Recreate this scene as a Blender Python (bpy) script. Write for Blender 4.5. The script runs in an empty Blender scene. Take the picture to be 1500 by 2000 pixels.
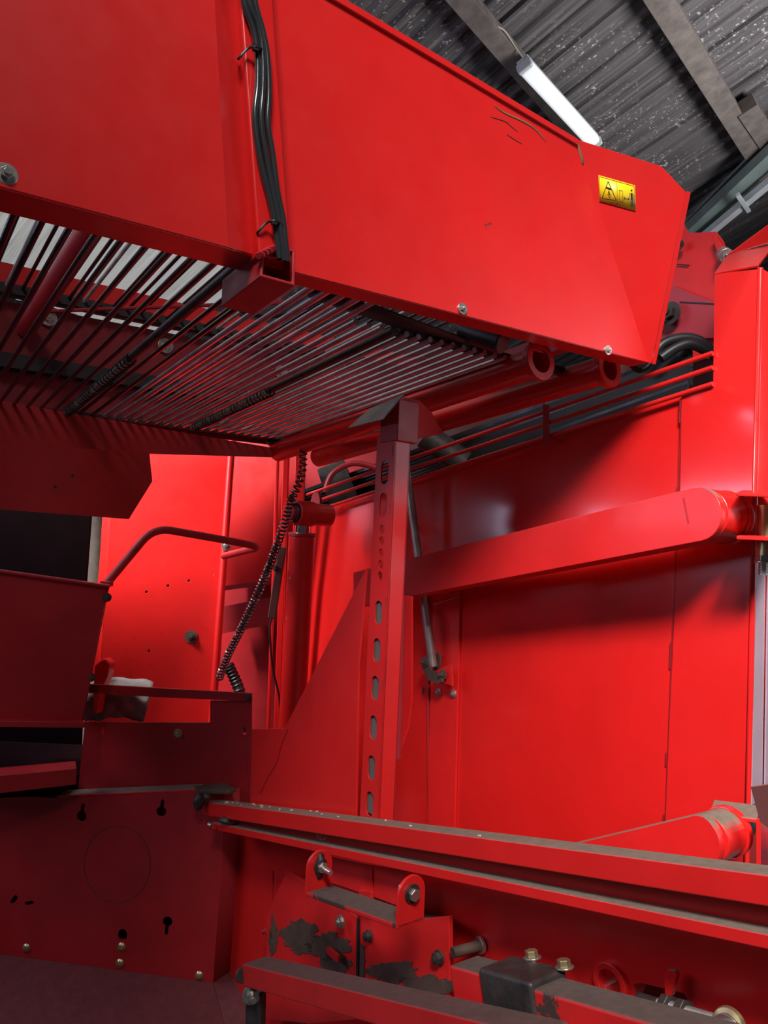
import bpy, bmesh, math, random
from mathutils import Vector, Matrix, noise
from mathutils.geometry import tessellate_polygon
random.seed(7)
SC = bpy.context.scene
COL = SC.collection
R = math.radians
# ------------------------------------------------------------------ camera, world, lights, exposure
F = 1450.0
CAM_LOC = Vector((0, 0, 1.6))
CAM_M = Matrix.Rotation(R(93.5), 3, 'X') @ Matrix.Rotation(R(2.6), 3, 'Z')
cd = bpy.data.cameras.new('camera'); cam = bpy.data.objects.new('camera', cd); COL.objects.link(cam)
cam.matrix_world = Matrix.Translation(CAM_LOC) @ CAM_M.to_4x4()
cd.sensor_fit = 'AUTO'; cd.sensor_width = 36; cd.lens = F*36/2000; cd.clip_start = .02; cd.clip_end = 100
SC.camera = cam
vs = SC.view_settings
vs.view_transform = 'Standard'; vs.look = 'None'; vs.gamma = 1; vs.use_curve_mapping = False
vs.exposure = 0.0
w = bpy.data.worlds.new('world'); SC.world = w; w.use_nodes = True
w.node_tree.nodes['Background'].inputs[0].default_value = (.75, .85, 1, 1)
w.node_tree.nodes['Background'].inputs[1].default_value = .035

def area(name, loc, target, sx, sy, power, color, spread=180):
    d = bpy.data.lights.new(name, 'AREA'); d.shape = 'RECTANGLE'; d.size = sx; d.size_y = sy
    d.energy = power; d.color = color; d.spread = R(spread)
    o = bpy.data.objects.new(name, d); COL.objects.link(o); o.location = loc
    o.rotation_euler = (Vector(target)-Vector(loc)).to_track_quat('-Z', 'Y').to_euler()
    return o
# daylight through skylights, side window and right door, plus added wall and roof fills
area('skylight_light', (-.3, -1.2, 4.5), (.25, 1.3, 2.6), 1.0, .9, 14, (1, .965, .95), 52)
area('wall_fill_light', (.3, -1.9, 4.5), (1.2, 1.9, 1.1), .75, .75, 20, (1, .97, .96), 34)  # added unseen lamp brightening the side wall; narrow beam keeps the left dark
area('side_window_light', (-3.0, 1.55, 2.5), (1.0, 1.55, 2.3), 2.4, 1.2, 46, (.74, .72, 1))
area('rear_skylight_light', (-1.9, 2.6, 2.8), (-1.0, 3.35, 1.6), .35, .45, 17, (1, .95, .92), 62)
area('right_door_light', (4.2, 1.2, 2.2), (1.2, 1.7, 1.5), 1.2, 1.6, 30, (.86, .88, 1))
area('roof_fill_light', (3.6, 3.0, 3.2), (1.8, 3.6, 4.6), 1.2, 1.0, 36, (.98, .97, 1), 110)  # added lamp to brighten the roof sheets

# ------------------------------------------------------------------ geometry helpers
UP = Vector((0, 0, 1))
def ray(x, y): return (CAM_M @ Vector(((x-750)/F, (1000-y)/F, -1)))
def P(x, y, z): return CAM_LOC + ray(x, y)*z
class Plane:
    def __init__(s, o, n):
        s.o = Vector(o); s.n = Vector(n).normalized()
        if s.n.dot(CAM_LOC-s.o) < 0: s.n = -s.n
    def hit(s, x, y):
        d = ray(x, y); return CAM_LOC + d*((s.o-CAM_LOC).dot(s.n)/d.dot(s.n))
    def px(s, pts): return [s.hit(*p) for p in pts]
    def off(s, d): return Plane(s.o+s.n*d, s.n)
    def circle(s, x, y, r, n=24, sx=1, sy=1, rot=0):
        c = s.hit(x, y); u = (UP - s.n*UP.dot(s.n)).normalized(); v = s.n.cross(u)
        return ring(c, u, v, r, n, sx, sy, rot)
def ring(c, u, v, r, n=24, sx=1, sy=1, rot=0):
    out = []
    for i in range(n):
        a = 2*math.pi*i/n; p, q = math.cos(a)*sx, math.sin(a)*sy
        out.append(c + (v*(p*math.cos(rot)-q*math.sin(rot)) + u*(p*math.sin(rot)+q*math.cos(rot)))*r)
    return out
def slot_loop(c, u, v, hw, hl, n=8):
    out = []
    for i in range(n+1):
        a = math.pi*i/n; out.append(c + u*(hl-hw) + v*math.cos(a)*hw + u*math.sin(a)*hw)
    for i in range(n+1):
        a = math.pi+math.pi*i/n; out.append(c - u*(hl-hw) + v*math.cos(a)*hw + u*math.sin(a)*hw)
    return out
def plane3(a, b, c): return Plane(a, (b-a).cross(c-a))

def wloc(o):
    v = Vector((0, 0, 0))
    while o: v += o.location; o = o.parent
    return v
def obj(name, verts, faces, mat, parent=None, bevel=0, solid=0, smooth=35, label=None, cat=None, group=None, kind=None, seg=2):
    me = bpy.data.meshes.new(name)
    vv = [Vector(v) for v in verts]
    c = sum(vv, Vector())/len(vv)
    me.from_pydata([v-c for v in vv], [], faces)
    bm = bmesh.new(); bm.from_mesh(me); bmesh.ops.remove_doubles(bm, verts=bm.verts, dist=1e-6)
    bmesh.ops.recalc_face_normals(bm, faces=bm.faces)
    bm.to_mesh(me); bm.free()
    for p in me.polygons: p.use_smooth = True
    me.set_sharp_from_angle(angle=R(smooth))
    mats = mat if isinstance(mat, (list, tuple)) else [mat]
    for m in mats: me.materials.append(m)
    o = bpy.data.objects.new(name, me); COL.objects.link(o)
    o.location = c - (wloc(parent) if parent else Vector())
    if parent: o.parent = parent
    if solid:
        m = o.modifiers.new('s', 'SOLIDIFY'); m.thickness = solid; m.offset = 0
    if bevel:
        m = o.modifiers.new('b', 'BEVEL'); m.width = bevel; m.segments = seg; m.limit_method = 'ANGLE'; m.angle_limit = R(30); m.harden_normals = True
    if label: o['label'] = label
    if cat: o['category'] = cat
    if group: o['group'] = group
    if kind: o['kind'] = kind
    return o
def thing(name, label, cat, loc, group=None):
    o = bpy.data.objects.new(name, None); COL.objects.link(o); o.location = loc; o.empty_display_size = .05
    o['label'] = label; o['category'] = cat
    if group: o['group'] = group
    return o
class G:   # geometry collector
    def __init__(s): s.v = []; s.f = []
    def add(s, v, f):
        n = len(s.v); s.v += [Vector(p) for p in v]; s.f += [tuple(i+n for i in q) for q in f]; return s
    def box(s, c, ax, ay, az, hx, hy, hz):
        v = [c+ax*hx*i+ay*hy*j+az*hz*k for k in (-1, 1) for j in (-1, 1) for i in (-1, 1)]
        return s.add(v, [(0,1,3,2),(4,6,7,5),(0,4,5,1),(2,3,7,6),(0,2,6,4),(1,5,7,3)])
    def beam(s, a, b, side, w, h):
        d = (b-a).normalized(); x = (side-d*side.dot(d)).normalized(); y = d.cross(x)
        return s.box((a+b)/2, d, x, y, (b-a).length/2, w/2, h/2)
    def prism(s, loop, d, holes=()):
        loops = [list(loop)]+[list(h) for h in holes]
        tri = tessellate_polygon(loops); flat = [p for l in loops for p in l]; n = len(flat)
        f = [tuple(t) for t in tri]+[tuple(i+n for i in reversed(t)) for t in tri]
        k = 0
        for l in loops:
            m = len(l)
            for i in range(m):
                j = (i+1) % m; f.append((k+i, k+j, k+j+n, k+i+n))
            k += m
        return s.add(flat+[p+d for p in flat], f)
    def cyl(s, a, b, r, n=24, r2=None, cap=True):
        d = (b-a).normalized(); u = d.orthogonal().normalized(); v = d.cross(u); r2 = r if r2 is None else r2
        A = [a+(u*math.cos(2*math.pi*i/n)+v*math.sin(2*math.pi*i/n))*r for i in range(n)]
        B = [b+(u*math.cos(2*math.pi*i/n)+v*math.sin(2*math.pi*i/n))*r2 for i in range(n)]
        f = [(i, (i+1) % n, (i+1) % n+n, i+n) for i in range(n)]
        if cap: f += [tuple(range(n)), tuple(range(2*n-1, n-1, -1))]
        return s.add(A+B, f)
    def tube_open(s, a, b, r, t, n=28):   # hollow pipe
        d = (b-a).normalized(); u = d.orthogonal().normalized(); v = d.cross(u); V = []
        for (p, q) in ((a, r), (b, r), (b, r-t), (a, r-t)):
            V += [p+(u*math.cos(2*math.pi*i/n)+v*math.sin(2*math.pi*i/n))*q for i in range(n)]
        f = []
        for k in range(4):
            for i in range(n):
                j = (i+1) % n; k2 = (k+1) % 4
                f.append((k*n+i, k*n+j, k2*n+j, k2*n+i))
        return s.add(V, f)
    def path(s, pts, r, n=10):
        pts = [Vector(p) for p in pts]; V = []; m = len(pts)
        u = (pts[1]-pts[0]).orthogonal().normalized()
        for i, p in enumerate(pts):
            d = (pts[min(i+1, m-1)]-pts[max(i-1, 0)]).normalized()
            u = (u-d*u.dot(d)).normalized(); v = d.cross(u)
            rr = r[i] if isinstance(r, (list, tuple)) else r
            V += [p+(u*math.cos(2*math.pi*k/n)+v*math.sin(2*math.pi*k/n))*rr for k in range(n)]
        f = [(i*n+k, i*n+(k+1) % n, (i+1)*n+(k+1) % n, (i+1)*n+k) for i in range(m-1) for k in range(n)]
        f += [tuple(range(n)), tuple(range(m*n-1, m*n-n-1, -1))]
        return s.add(V, f)
    def hexa(s, c, ax, r, h):
        return s.cyl(c, c+ax*h, r, 6)
    def torus(s, c, ax, R1, r, n=32, m=8):
        u = ax.orthogonal().normalized(); v = ax.cross(u); V = []
        for i in range(n):
            a = 2*math.pi*i/n; d = u*math.cos(a)+v*math.sin(a)
            V += [c+d*(R1+r*math.cos(2*math.pi*k/m))+ax*r*math.sin(2*math.pi*k/m) for k in range(m)]
        return s.add(V, [(i*m+k, i*m+(k+1) % m, ((i+1) % n)*m+(k+1) % m, ((i+1) % n)*m+k) for i in range(n) for k in range(m)])
    def out(s, name, mat, parent=None, **k): return obj(name, s.v, s.f, mat, parent, **k)
def smooth_path(pts, k=8):
    out = []; n = len(pts)
    for i in range(n-1):
        p0, p1, p2, p3 = pts[max(i-1, 0)], pts[i], pts[i+1], pts[min(i+2, n-1)]
        for j in range(k):
            t = j/k
            out.append(.5*((2*p1)+(p2-p0)*t+(2*p0-5*p1+4*p2-p3)*t*t+(3*p1-p0-3*p2+p3)*t**3))
    out.append(pts[-1]); return out
def fillet(pts, r, k=6):
    out = [pts[0]]
    for i in range(1, len(pts)-1):
        a, b, c = pts[i-1], pts[i], pts[i+1]
        p = b+(a-b).normalized()*r; q = b+(c-b).normalized()*r
        for j in range(k+1):
            t = j/k; out.append(p*(1-t)**2+b*2*t*(1-t)+q*t*t)
    out.append(pts[-1]); return out
def helix(pts, r, turns, n=10):
    L = [0]
    for i in range(1, len(pts)): L.append(L[-1]+(pts[i]-pts[i-1]).length)
    out = []; tot = int(turns*n); u = None; i = 0
    for k in range(tot+1):
        s = L[-1]*k/tot
        while i < len(pts)-2 and L[i+1] < s: i += 1
        t = (s-L[i])/(L[i+1]-L[i]); p = pts[i].lerp(pts[i+1], t); d = (pts[i+1]-pts[i]).normalized()
        if u is None: u = d.orthogonal().normalized()
        u = (u-d*u.dot(d)).normalized(); v = d.cross(u); a = 2*math.pi*k/n
        rr = r(k/tot) if callable(r) else r
        out.append(p+(u*math.cos(a)+v*math.sin(a))*rr)
    return out

# ------------------------------------------------------------------ materials
def mat(name, col, rough=.4, metal=0, coat=0, var=.12, chips=0, chip_col=(.05, .03, .02), dust=0, dust_col=(.2, .145, .105), scale=6, bump=.0, spots=0, spot_col=(.8, .8, .75), film=0, film_col=(.3, .12, .12)):
    m = bpy.data.materials.new(name); m.use_nodes = True; nt = m.node_tree; N = nt.nodes; Lk = nt.links
    b = N['Principled BSDF']; b.inputs['Roughness'].default_value = rough; b.inputs['Metallic'].default_value = metal
    b.inputs['Coat Weight'].default_value = coat; b.inputs['Coat Roughness'].default_value = .12
    geo = N.new('ShaderNodeNewGeometry'); pos = geo.outputs['Position']
    def noi(sc, det=4, ro=.6, dist=0):
        n = N.new('ShaderNodeTexNoise'); n.inputs['Scale'].default_value = sc; n.inputs['Detail'].default_value = det
        n.inputs['Roughness'].default_value = ro; n.inputs['Distortion'].default_value = dist; Lk.new(pos, n.inputs['Vector']); return n.outputs['Fac']
    def ramp(f, a, c):
        r = N.new('ShaderNodeMapRange'); r.inputs['From Min'].default_value = a; r.inputs['From Max'].default_value = c; Lk.new(f, r.inputs['Value']); return r.outputs['Result']
    def mix(f, a, c):
        x = N.new('ShaderNodeMix'); x.data_type = 'RGBA'
        if isinstance(f, float): x.inputs[0].default_value = f
        else: Lk.new(f, x.inputs[0])
        for i, q in ((6, a), (7, c)):
            if isinstance(q, tuple): x.inputs[i].default_value = (*q, 1)
            else: Lk.new(q, x.inputs[i])
        return x.outputs[2]
    def math_(op, a, c):
        x = N.new('ShaderNodeMath'); x.operation = op
        for i, q in ((0, a), (1, c)):
            if isinstance(q, (int, float)): x.inputs[i].default_value = q
            else: Lk.new(q, x.inputs[i])
        return x.outputs[0]
    base = mix(ramp(noi(scale), .3, .7), tuple(c*(1-var) for c in col), tuple(min(1, c*(1+var)) for c in col))
    rgh = math_('MULTIPLY', ramp(noi(scale*2.5), .2, .8), rough*.35); rgh = math_('ADD', rgh, rough*.82)
    if film:
        f = math_('MULTIPLY', ramp(noi(3.1, 5), .35, .75), film); base = mix(f, base, film_col)
    if spots:
        f = ramp(noi(70, 3, .7), .62+.1*(1-spots), .66+.1*(1-spots))
        f2 = ramp(noi(2.2, 2), .35, .6); f = math_('MULTIPLY', f, f2); base = mix(f, base, spot_col)
    if chips:
        f = ramp(noi(9, 8, .72, .3), .78-chips*.3, .79-chips*.3); base = mix(f, base, chip_col)
        rgh = math_('ADD', rgh, math_('MULTIPLY', f, .3))
    if dust:
        s = N.new('ShaderNodeSeparateXYZ'); Lk.new(geo.outputs['True Normal'], s.inputs[0])
        z = ramp(s.outputs['Z'], .45, .8); e = ramp(noi(14, 6, .7), .5-dust*.45, .62-dust*.45)
        f = math_('MULTIPLY', z, e)
        dd = mix(ramp(noi(60, 5), .35, .7), tuple(c*.7 for c in dust_col), dust_col)
        base = mix(f, base, dd); rgh = math_('ADD', rgh, math_('MULTIPLY', f, .5))
        ct = math_('MULTIPLY', math_('SUBTRACT', 1.0, f), coat); Lk.new(ct, b.inputs['Coat Weight'])
    Lk.new(base, b.inputs['Base Color']); Lk.new(rgh, b.inputs['Roughness'])
    if bump:
        bp = N.new('ShaderNodeBump'); bp.inputs['Strength'].default_value = bump; bp.inputs['Distance'].default_value = .004
        Lk.new(noi(scale*4, 5), bp.inputs['Height']); Lk.new(bp.outputs[0], b.inputs['Normal'])
    return m
REDC = (.62, .0125, .0115)
RED = mat('red_paint', REDC, .38, coat=.12, var=.05, chips=.17, chip_col=(.12, .01, .01))
REDG = mat('red_paint_gloss', REDC, .3, coat=.4, var=.06, chips=.1, chip_col=(.35, .01, .01), bump=.03)
REDD = mat('red_paint_dusty_top', (.62, .0125, .0115), .36, coat=.2, var=.08, chips=.14, dust=1)
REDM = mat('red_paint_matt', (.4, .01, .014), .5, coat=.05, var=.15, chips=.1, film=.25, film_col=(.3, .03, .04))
REDW = mat('red_paint_worn', (.6, .014, .014), .45, coat=.05, var=.12, chips=.84, chip_col=(.045, .028, .02), dust=1, dust_col=(.11, .075, .06))
REDP = mat('red_paint_patchy', (.62, .014, .014), .42, coat=.1, var=.12, chips=.34, chip_col=(.06, .04, .03))
WALLR = mat('red_paint_wavy', REDC, .24, coat=.5, var=.05, chips=.14, chip_col=(.35, .01, .01), bump=.05)
WALLR.node_tree.nodes['Principled BSDF'].inputs['Coat Weight'].default_value = 1
WALLR.node_tree.nodes['Principled BSDF'].inputs['Coat IOR'].default_value = 1.75
DRED = mat('shade_and_seam_red', (.22, .008, .012), .5, coat=.05, var=.2, chips=.25)  # red darkened for the shade on the far chute panel; also seam lines
PLUM = mat('faded_plum_paint', (.36, .03, .045), .45, coat=.1, var=.1, chips=.1)
DUST = mat('dusty_maroon', (.13, .022, .024), .8, var=.2, scale=30)
BLACK = mat('black_rubber', (.012, .011, .012), .45, var=.2)
CABLE = mat('black_cable', (.022, .025, .028), .2, coat=.7, var=.2)
ROD = mat('dark_steel_rod', (.1, .1, .115), .22, metal=.9, var=.35, chips=.12, chip_col=(.05, .045, .04), scale=12)
RODB = mat('highlit_steel_rod', (.62, .62, .68), .25, metal=.75, var=.3, chips=.1, chip_col=(.08, .07, .06), scale=12)  # right-hand rods, their bright highlights put into a paler bluish base
RODP = mat('pale_dusty_rod', (.42, .39, .33), .6, metal=.2, var=.3, scale=20)
STRIP = mat('black_belt_strip', (.018, .014, .014), .7, var=.3)
STEEL = mat('zinc_steel', (.55, .53, .48), .32, metal=.9, var=.2, scale=25)
GREY = mat('grey_plated_tube', (.4, .39, .37), .38, metal=.8, var=.25, scale=18)
GOLD = mat('yellow_zinc', (.5, .42, .22), .35, metal=.85, var=.25, scale=18)
RUST = mat('rusty_iron', (.085, .055, .04), .65, metal=.2, var=.4, bump=.3, scale=14)
GREASE = mat('greasy_iron', (.045, .038, .034), .5, metal=.3, var=.5, bump=.35, scale=16, spots=.1)
PIT = mat('black_interior_shade', (.007, .002, .003), .8, var=.3)  # shade inside the machine's openings put into a near-black colour
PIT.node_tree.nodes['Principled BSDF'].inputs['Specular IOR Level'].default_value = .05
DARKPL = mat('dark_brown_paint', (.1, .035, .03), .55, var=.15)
BROWN = mat('brown_plate', (.3, .14, .115), .5, var=.1)
SLOTG = mat('grey_inner_strip', (.1, .085, .08), .6, var=.15)
ROOF0 = mat('sooty_roof_sheet', (.075, .07, .072), .75, var=.35, scale=3, spots=.62, spot_col=(.5, .5, .5), film=.5, film_col=(.17, .15, .14))
WOOD = mat('weathered_beam', (.19, .16, .14), .85, var=.3, scale=12, bump=.4)
GALV = mat('galvanised_steel', (.33, .42, .38), .4, metal=.3, var=.15)
WHITE = mat('white_steel', (.72, .76, .76), .4, var=.08)
CONC = mat('concrete', (.2, .19, .18), .9, var=.2)
WALLM = mat('wall_sheet', (.1, .1, .1), .85, var=.2)
CLOTH = mat('grey_sack', (.24, .235, .235), .9, var=.15, scale=14)
PALE = mat('pale_post', (.6, .55, .42), .7, var=.2, scale=15)
YEL = mat('yellow_sticker', (.9, .62, .01), .4, var=.02)
INK = mat('black_ink', (.01, .01, .01), .5, var=0)
def lamp_mat():
    m = bpy.data.materials.new('lamp_diffuser'); m.use_nodes = True; b = m.node_tree.nodes['Principled BSDF']
    b.inputs['Base Color'].default_value = (.85, .87, .88, 1); b.inputs['Roughness'].default_value = .3
    b.inputs['Emission Color'].default_value = (.93, .97, 1, 1); b.inputs['Emission Strength'].default_value = .55
    return m
LAMP = lamp_mat()

def roof_mat(name, lo, hi, emit):
    m = bpy.data.materials.new(name); m.use_nodes = True; nt = m.node_tree; N = nt.nodes; Lk = nt.links; b = N['Principled BSDF']
    geo = N.new('ShaderNodeNewGeometry')
    def dot(v):
        x = N.new('ShaderNodeVectorMath'); x.operation = 'DOT_PRODUCT'; Lk.new(geo.outputs['Position'], x.inputs[0]); x.inputs[1].default_value = v; return x.outputs['Value']
    c = N.new('ShaderNodeCombineXYZ'); Lk.new(dot(tuple(dp*42)), c.inputs[0]); Lk.new(dot(tuple(dc*.8)), c.inputs[1])
    def noi(vec, sc, det, ro=.6):
        n = N.new('ShaderNodeTexNoise'); n.inputs['Scale'].default_value = sc; n.inputs['Detail'].default_value = det; n.inputs['Roughness'].default_value = ro; Lk.new(vec, n.inputs['Vector']); return n.outputs['Fac']
    def ramp(f, a, d):
        r = N.new('ShaderNodeMapRange'); r.inputs['From Min'].default_value = a; r.inputs['From Max'].default_value = d; Lk.new(f, r.inputs['Value']); return r.outputs['Result']
    def mix(f, a, d):
        x = N.new('ShaderNodeMix'); x.data_type = 'RGBA'; Lk.new(f, x.inputs[0])
        for i, q in ((6, a), (7, d)):
            if isinstance(q, tuple): x.inputs[i].default_value = (*q, 1)
            else: Lk.new(q, x.inputs[i])
        return x.outputs[2]
    base = mix(ramp(noi(c.outputs[0], 1, 5), .38, .68), lo, hi)
    base = mix(ramp(noi(geo.outputs['Position'], 1.3, 5), .35, .7), base, tuple(.5*(a+d) for a, d in zip(lo, hi)))
    sp = N.new('ShaderNodeMath'); sp.operation = 'MULTIPLY'; Lk.new(ramp(noi(geo.outputs['Position'], 38, 3, .7), .6, .64), sp.inputs[0]); Lk.new(ramp(noi(geo.outputs['Position'], 2.1, 3), .42, .62), sp.inputs[1])
    base = mix(sp.outputs[0], base, tuple(min(1, a*2.6) for a in hi) if not emit else tuple(a*.5 for a in hi))
    Lk.new(base, b.inputs['Base Color']); b.inputs['Roughness'].default_value = .8
    if emit: Lk.new(base, b.inputs['Emission Color']); b.inputs['Emission Strength'].default_value = emit
    return m
# ------------------------------------------------------------------ main directions of the machine
dR = ray(-265, 1140).normalized()          # conveyor rods, running away to the left
dM = ray(2820, 1137).normalized()          # along the elevator, running away to the right
dL = ray(-400, 1430).normalized()          # along the machine side, running away to the left
Lh = Vector((dL.x, dL.y, 0)).normalized()
PW = Plane(P(1455, 1300, 1.7), dL.cross(UP)); nW = PW.n.copy()
PN = Plane(P(1060, 655, 1.6), dM.cross(UP)); nN = PN.n.copy()
PB = Plane(P(0, 790, 2.26), dR.cross(dM))
nBup = PB.n if PB.n.z > 0 else -PB.n

def bolt(parent, c, ax, r=.008, name='bolt', washer=1.7, m=None, stud=0, head=.8):
    m = m or STEEL; g = G(); ax = ax.normalized()
    g.cyl(c-ax*.002, c+ax*.002, r*washer, 20); g.hexa(c+ax*.002, ax, r, r*head)
    g.cyl(c+ax*.002, c+ax*(.002+r*head+max(stud, r*.35)), r*.5, 12)
    return g.out(name, m, parent, bevel=.0006)
def plate(name, plane, loop, th, m, parent=None, holes=(), bevel=.0015, **k):
    pts = plane.px(loop) if not isinstance(loop[0], Vector) else loop
    holes = [[p-plane.n*(p-plane.o).dot(plane.n) for p in h] for h in holes]
    return G().prism(pts, -plane.n*th, holes).out(name, m, parent, bevel=bevel, **k)

# ================================================================== SETTING
def struct(o): o['kind'] = 'structure'; return o
struct(G().box(Vector((0, 2, -.05)), Vector((1,0,0)), Vector((0,1,0)), UP, 7, 8, .05).out('floor', CONC))
struct(G().box(Vector((0, 9.1, 2)), Vector((1,0,0)), Vector((0,1,0)), UP, 7, .1, 2).out('wall_back', WALLM))
struct(G().box(Vector((-7.1, 3, 2)), Vector((1,0,0)), Vector((0,1,0)), UP, .1, 6, 2).out('wall_left', WALLM))
dp = ray(2007, 1147).normalized(); dc = ray(-922, 1809).normalized()
PR = Plane(P(1090, 200, 4.5), dp.cross(dc)); dc = (dc-dp*dc.dot(dp)).normalized()
V = []; Fc = []; n1 = 1200; w0 = -5.5; pitch = .15
ROOF = roof_mat('sooty_roof_sheet', (.035, .031, .033), (.24, .22, .215), 0)
for i in range(n1+1):
    s = w0+11.5*i/n1; ph = (s/pitch) % 1.0
    h = .02*max(0, min(1, (abs(ph-.5)-.33)/.05))
    for t in (-6, -3, 0, 3, 5.5): V.append(PR.o+dp*s+dc*t+PR.n*h)
for i in range(n1):
    for k in range(4): a = i*5+k; Fc.append((a, a+1, a+6, a+5))
SKY = roof_mat('translucent_roof_sheet', (.2, .2, .195), (.62, .63, .61), .75)
V2 = []; F2 = []; n2 = 420
for i in range(n2+1):
    s = -5.2+4.6*i/n2; ph = (s/pitch) % 1.0; h = .02*max(0, min(1, (abs(ph-.5)-.33)/.05))+.02
    for t in (1.2, 3.3): V2.append(PR.o+dp*s+dc*t+PR.n*h)
for i in range(n2): F2.append((2*i, 2*i+1, 2*i+3, 2*i+2))
struct(obj('window_1', V2, F2, SKY, solid=.003, smooth=60))
print('roofwin', [ (round(v.x,2),round(v.y,2),round(v.z,2)) for v in (V2[0],V2[1],V2[-2],V2[-1])])
for q in ((0,400),(440,600),(900,600),(100,450)):
    h_ = PR.hit(*q)-PR.o; print('roof uv', q, round(h_.dot(dp),2), round(h_.dot(dc),2))
for xy in ((-.35,-1),(0,0),(2.2,1.6),(-1.7,2)):
    print('roof z', xy, PR.o.z-((xy[0]-PR.o.x)*PR.n.x+(xy[1]-PR.o.y)*PR.n.y)/PR.n.z)
ceil = obj('ceiling', V, Fc, ROOF, solid=.003, smooth=60); struct(ceil)
def roof_beam(name, a, b, w_, h_, m, off=.09, ext=(0, 0)):
    pl = PR.off(off); A = pl.hit(*a); B = pl.hit(*b); d = (B-A).normalized(); A = A-d*ext[0]; B = B+d*ext[1]
    return struct(G().beam(A, B, PR.n.cross(d), w_, h_).out(name, m, bevel=.004))
roof_beam('trim_1', (905, 0), (1085, 212), .1, .1, WOOD, .08, (1.5, 2.5))
roof_beam('trim_2', (1290, 0), (1480, 310), .12, .12, WOOD, .08, (1.2, .2))
roof_beam('trim_3', (1455, 205), (1510, 290), .12, .1, WOOD, .1, (0, .5))
roof_beam('trim_4', (1345, 455), (1510, 300), .16, .07, GALV, .2, (.3, .6))
roof_beam('trim_5', (1390, 450), (1520, 342), .07, .05, WHITE, .3, (.3, .6))
roof_beam('trim_6', (1440, 380), (1462, 412), .03, .03, WHITE, .33)
roof_beam('trim_7', (1350, 425), (1510, 262), .05, .02, GALV, .12, (.3, .6))
# fluorescent lamp
pl = PR.off(.2); A = pl.hit(1027, 132); B = pl.hit(1160, 278); dd = (B-A).normalized(); sv = PR.n.cross(dd)
t = thing('fluorescent_lamp', 'white fluorescent tube lamp fixed under the wooden roof beam', 'lamp', (A+B)/2)
G().beam(A, B, sv, .082, .055).out('diffuser', LAMP, t, bevel=.02, seg=3)
G().beam(A-dd*.02+PR.n*-.035, B+dd*.02+PR.n*-.035, sv, .07, .035).out('housing', WHITE, t, bevel=.004)
for q, s in ((A, -1), (B, 1)): G().beam(q, q+dd*s*.03, sv, .086, .06).out('end_cap', WHITE, t, bevel=.01)
g = G().path(smooth_path([pl.hit(1030, 125), PR.off(.12).hit(1005, 90), PR.off(.1).hit(985, 60), PR.off(.1).hit(960, 45), PR.off(.08).hit(930, 10)]), .004)
g.out('lamp_wire', PALE, label='thin wire sagging along the wooden roof beam above the lamp', cat='wire')

# ================================================================== ELEVATOR CHUTE (upper)
chute = thing('elevator_chute', 'large red sheet-metal elevator chute overhead, with yellow warning sticker', 'machine chute', PN.hit(600, 540))
PN3 = PN.off(.03)
# right-hand side panel with flared end flap
V = PN.px([(512, -98), (1125, 272), (1172, 430), (1265, 708), (512, 516)])
PF = plane3(V[1], V[3], P(1335, 378, 1.70))
V += [PF.hit(1292, 325), PF.hit(1340, 376), PF.hit(1272, 710)]
obj('side_panel', V, [(0, 1, 3, 4), (1, 5, 6, 7, 3)], RED, chute, solid=.003, bevel=.0012, smooth=4)
e1, e2 = PF.hit(1341, 374), PF.hit(1273, 711)
G().add([e1, e2, e2+nN*.004+dM*.009, e1+nN*.004+dM*.009], [(0, 1, 2, 3)]).out('flap_edge', RED, chute, solid=.004, bevel=.001)
# top rim: folded strip
a, b = PN.hit(512, -98), PN.hit(1125, 272)
G().add([a, b, b-nN*.035, a-nN*.035], [(0, 1, 2, 3)]).out('rim', RED, chute, solid=.004, bevel=.001)
G().beam(a+nN*.004-UP*.012, b+nN*.004-UP*.010, UP, .014, .008).out('rim', RED, chute, bevel=.002)
# bottom flange of right panel
a, b = PN.hit(512, 516), PN.hit(1265, 708); inn = -nN
G().add([a, b, b+inn*.05, a+inn*.05], [(0, 1, 2, 3)]).out('bottom_flange', RED, chute, solid=.003, bevel=.001)
# left side panel, proud of the frame; its unseen top raised to block light
pts = [(-420, -820), (372, -820), (445, 484), (-420, 254)]
A = PN3.px(pts); s1 = PN.off(.006).hit(408, -820); s2 = PN.off(.006).hit(501, 501)
obj('side_panel', A+[s1, s2], [(0, 1, 2, 3), (1, 4, 5, 2)], RED, chute, solid=.003, bevel=.003, smooth=15)
a, b = PN3.hit(-420, 254), PN3.hit(445, 484)
G().add([a, b, s2, s2+inn*.07, a+inn*.08], [(0, 1, 2, 3, 4)]).out('bottom_flange', RED, chute, solid=.004, bevel=.001)
# upright square channel that carries the cables
PC = PN.off(.035)
ca, cb = PC.hit(491, -160), PC.hit(538, 505)
g = G(); dch = (cb-ca).normalized(); sch = nN.cross(dch).normalized()
w2 = .029
loop = [ca-sch*w2, ca+sch*w2, ca+sch*w2-nN*.04, ca-sch*w2-nN*.04]
g.prism(loop, cb-ca).out('channel_post', REDG, chute, bevel=.004, seg=3)
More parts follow.
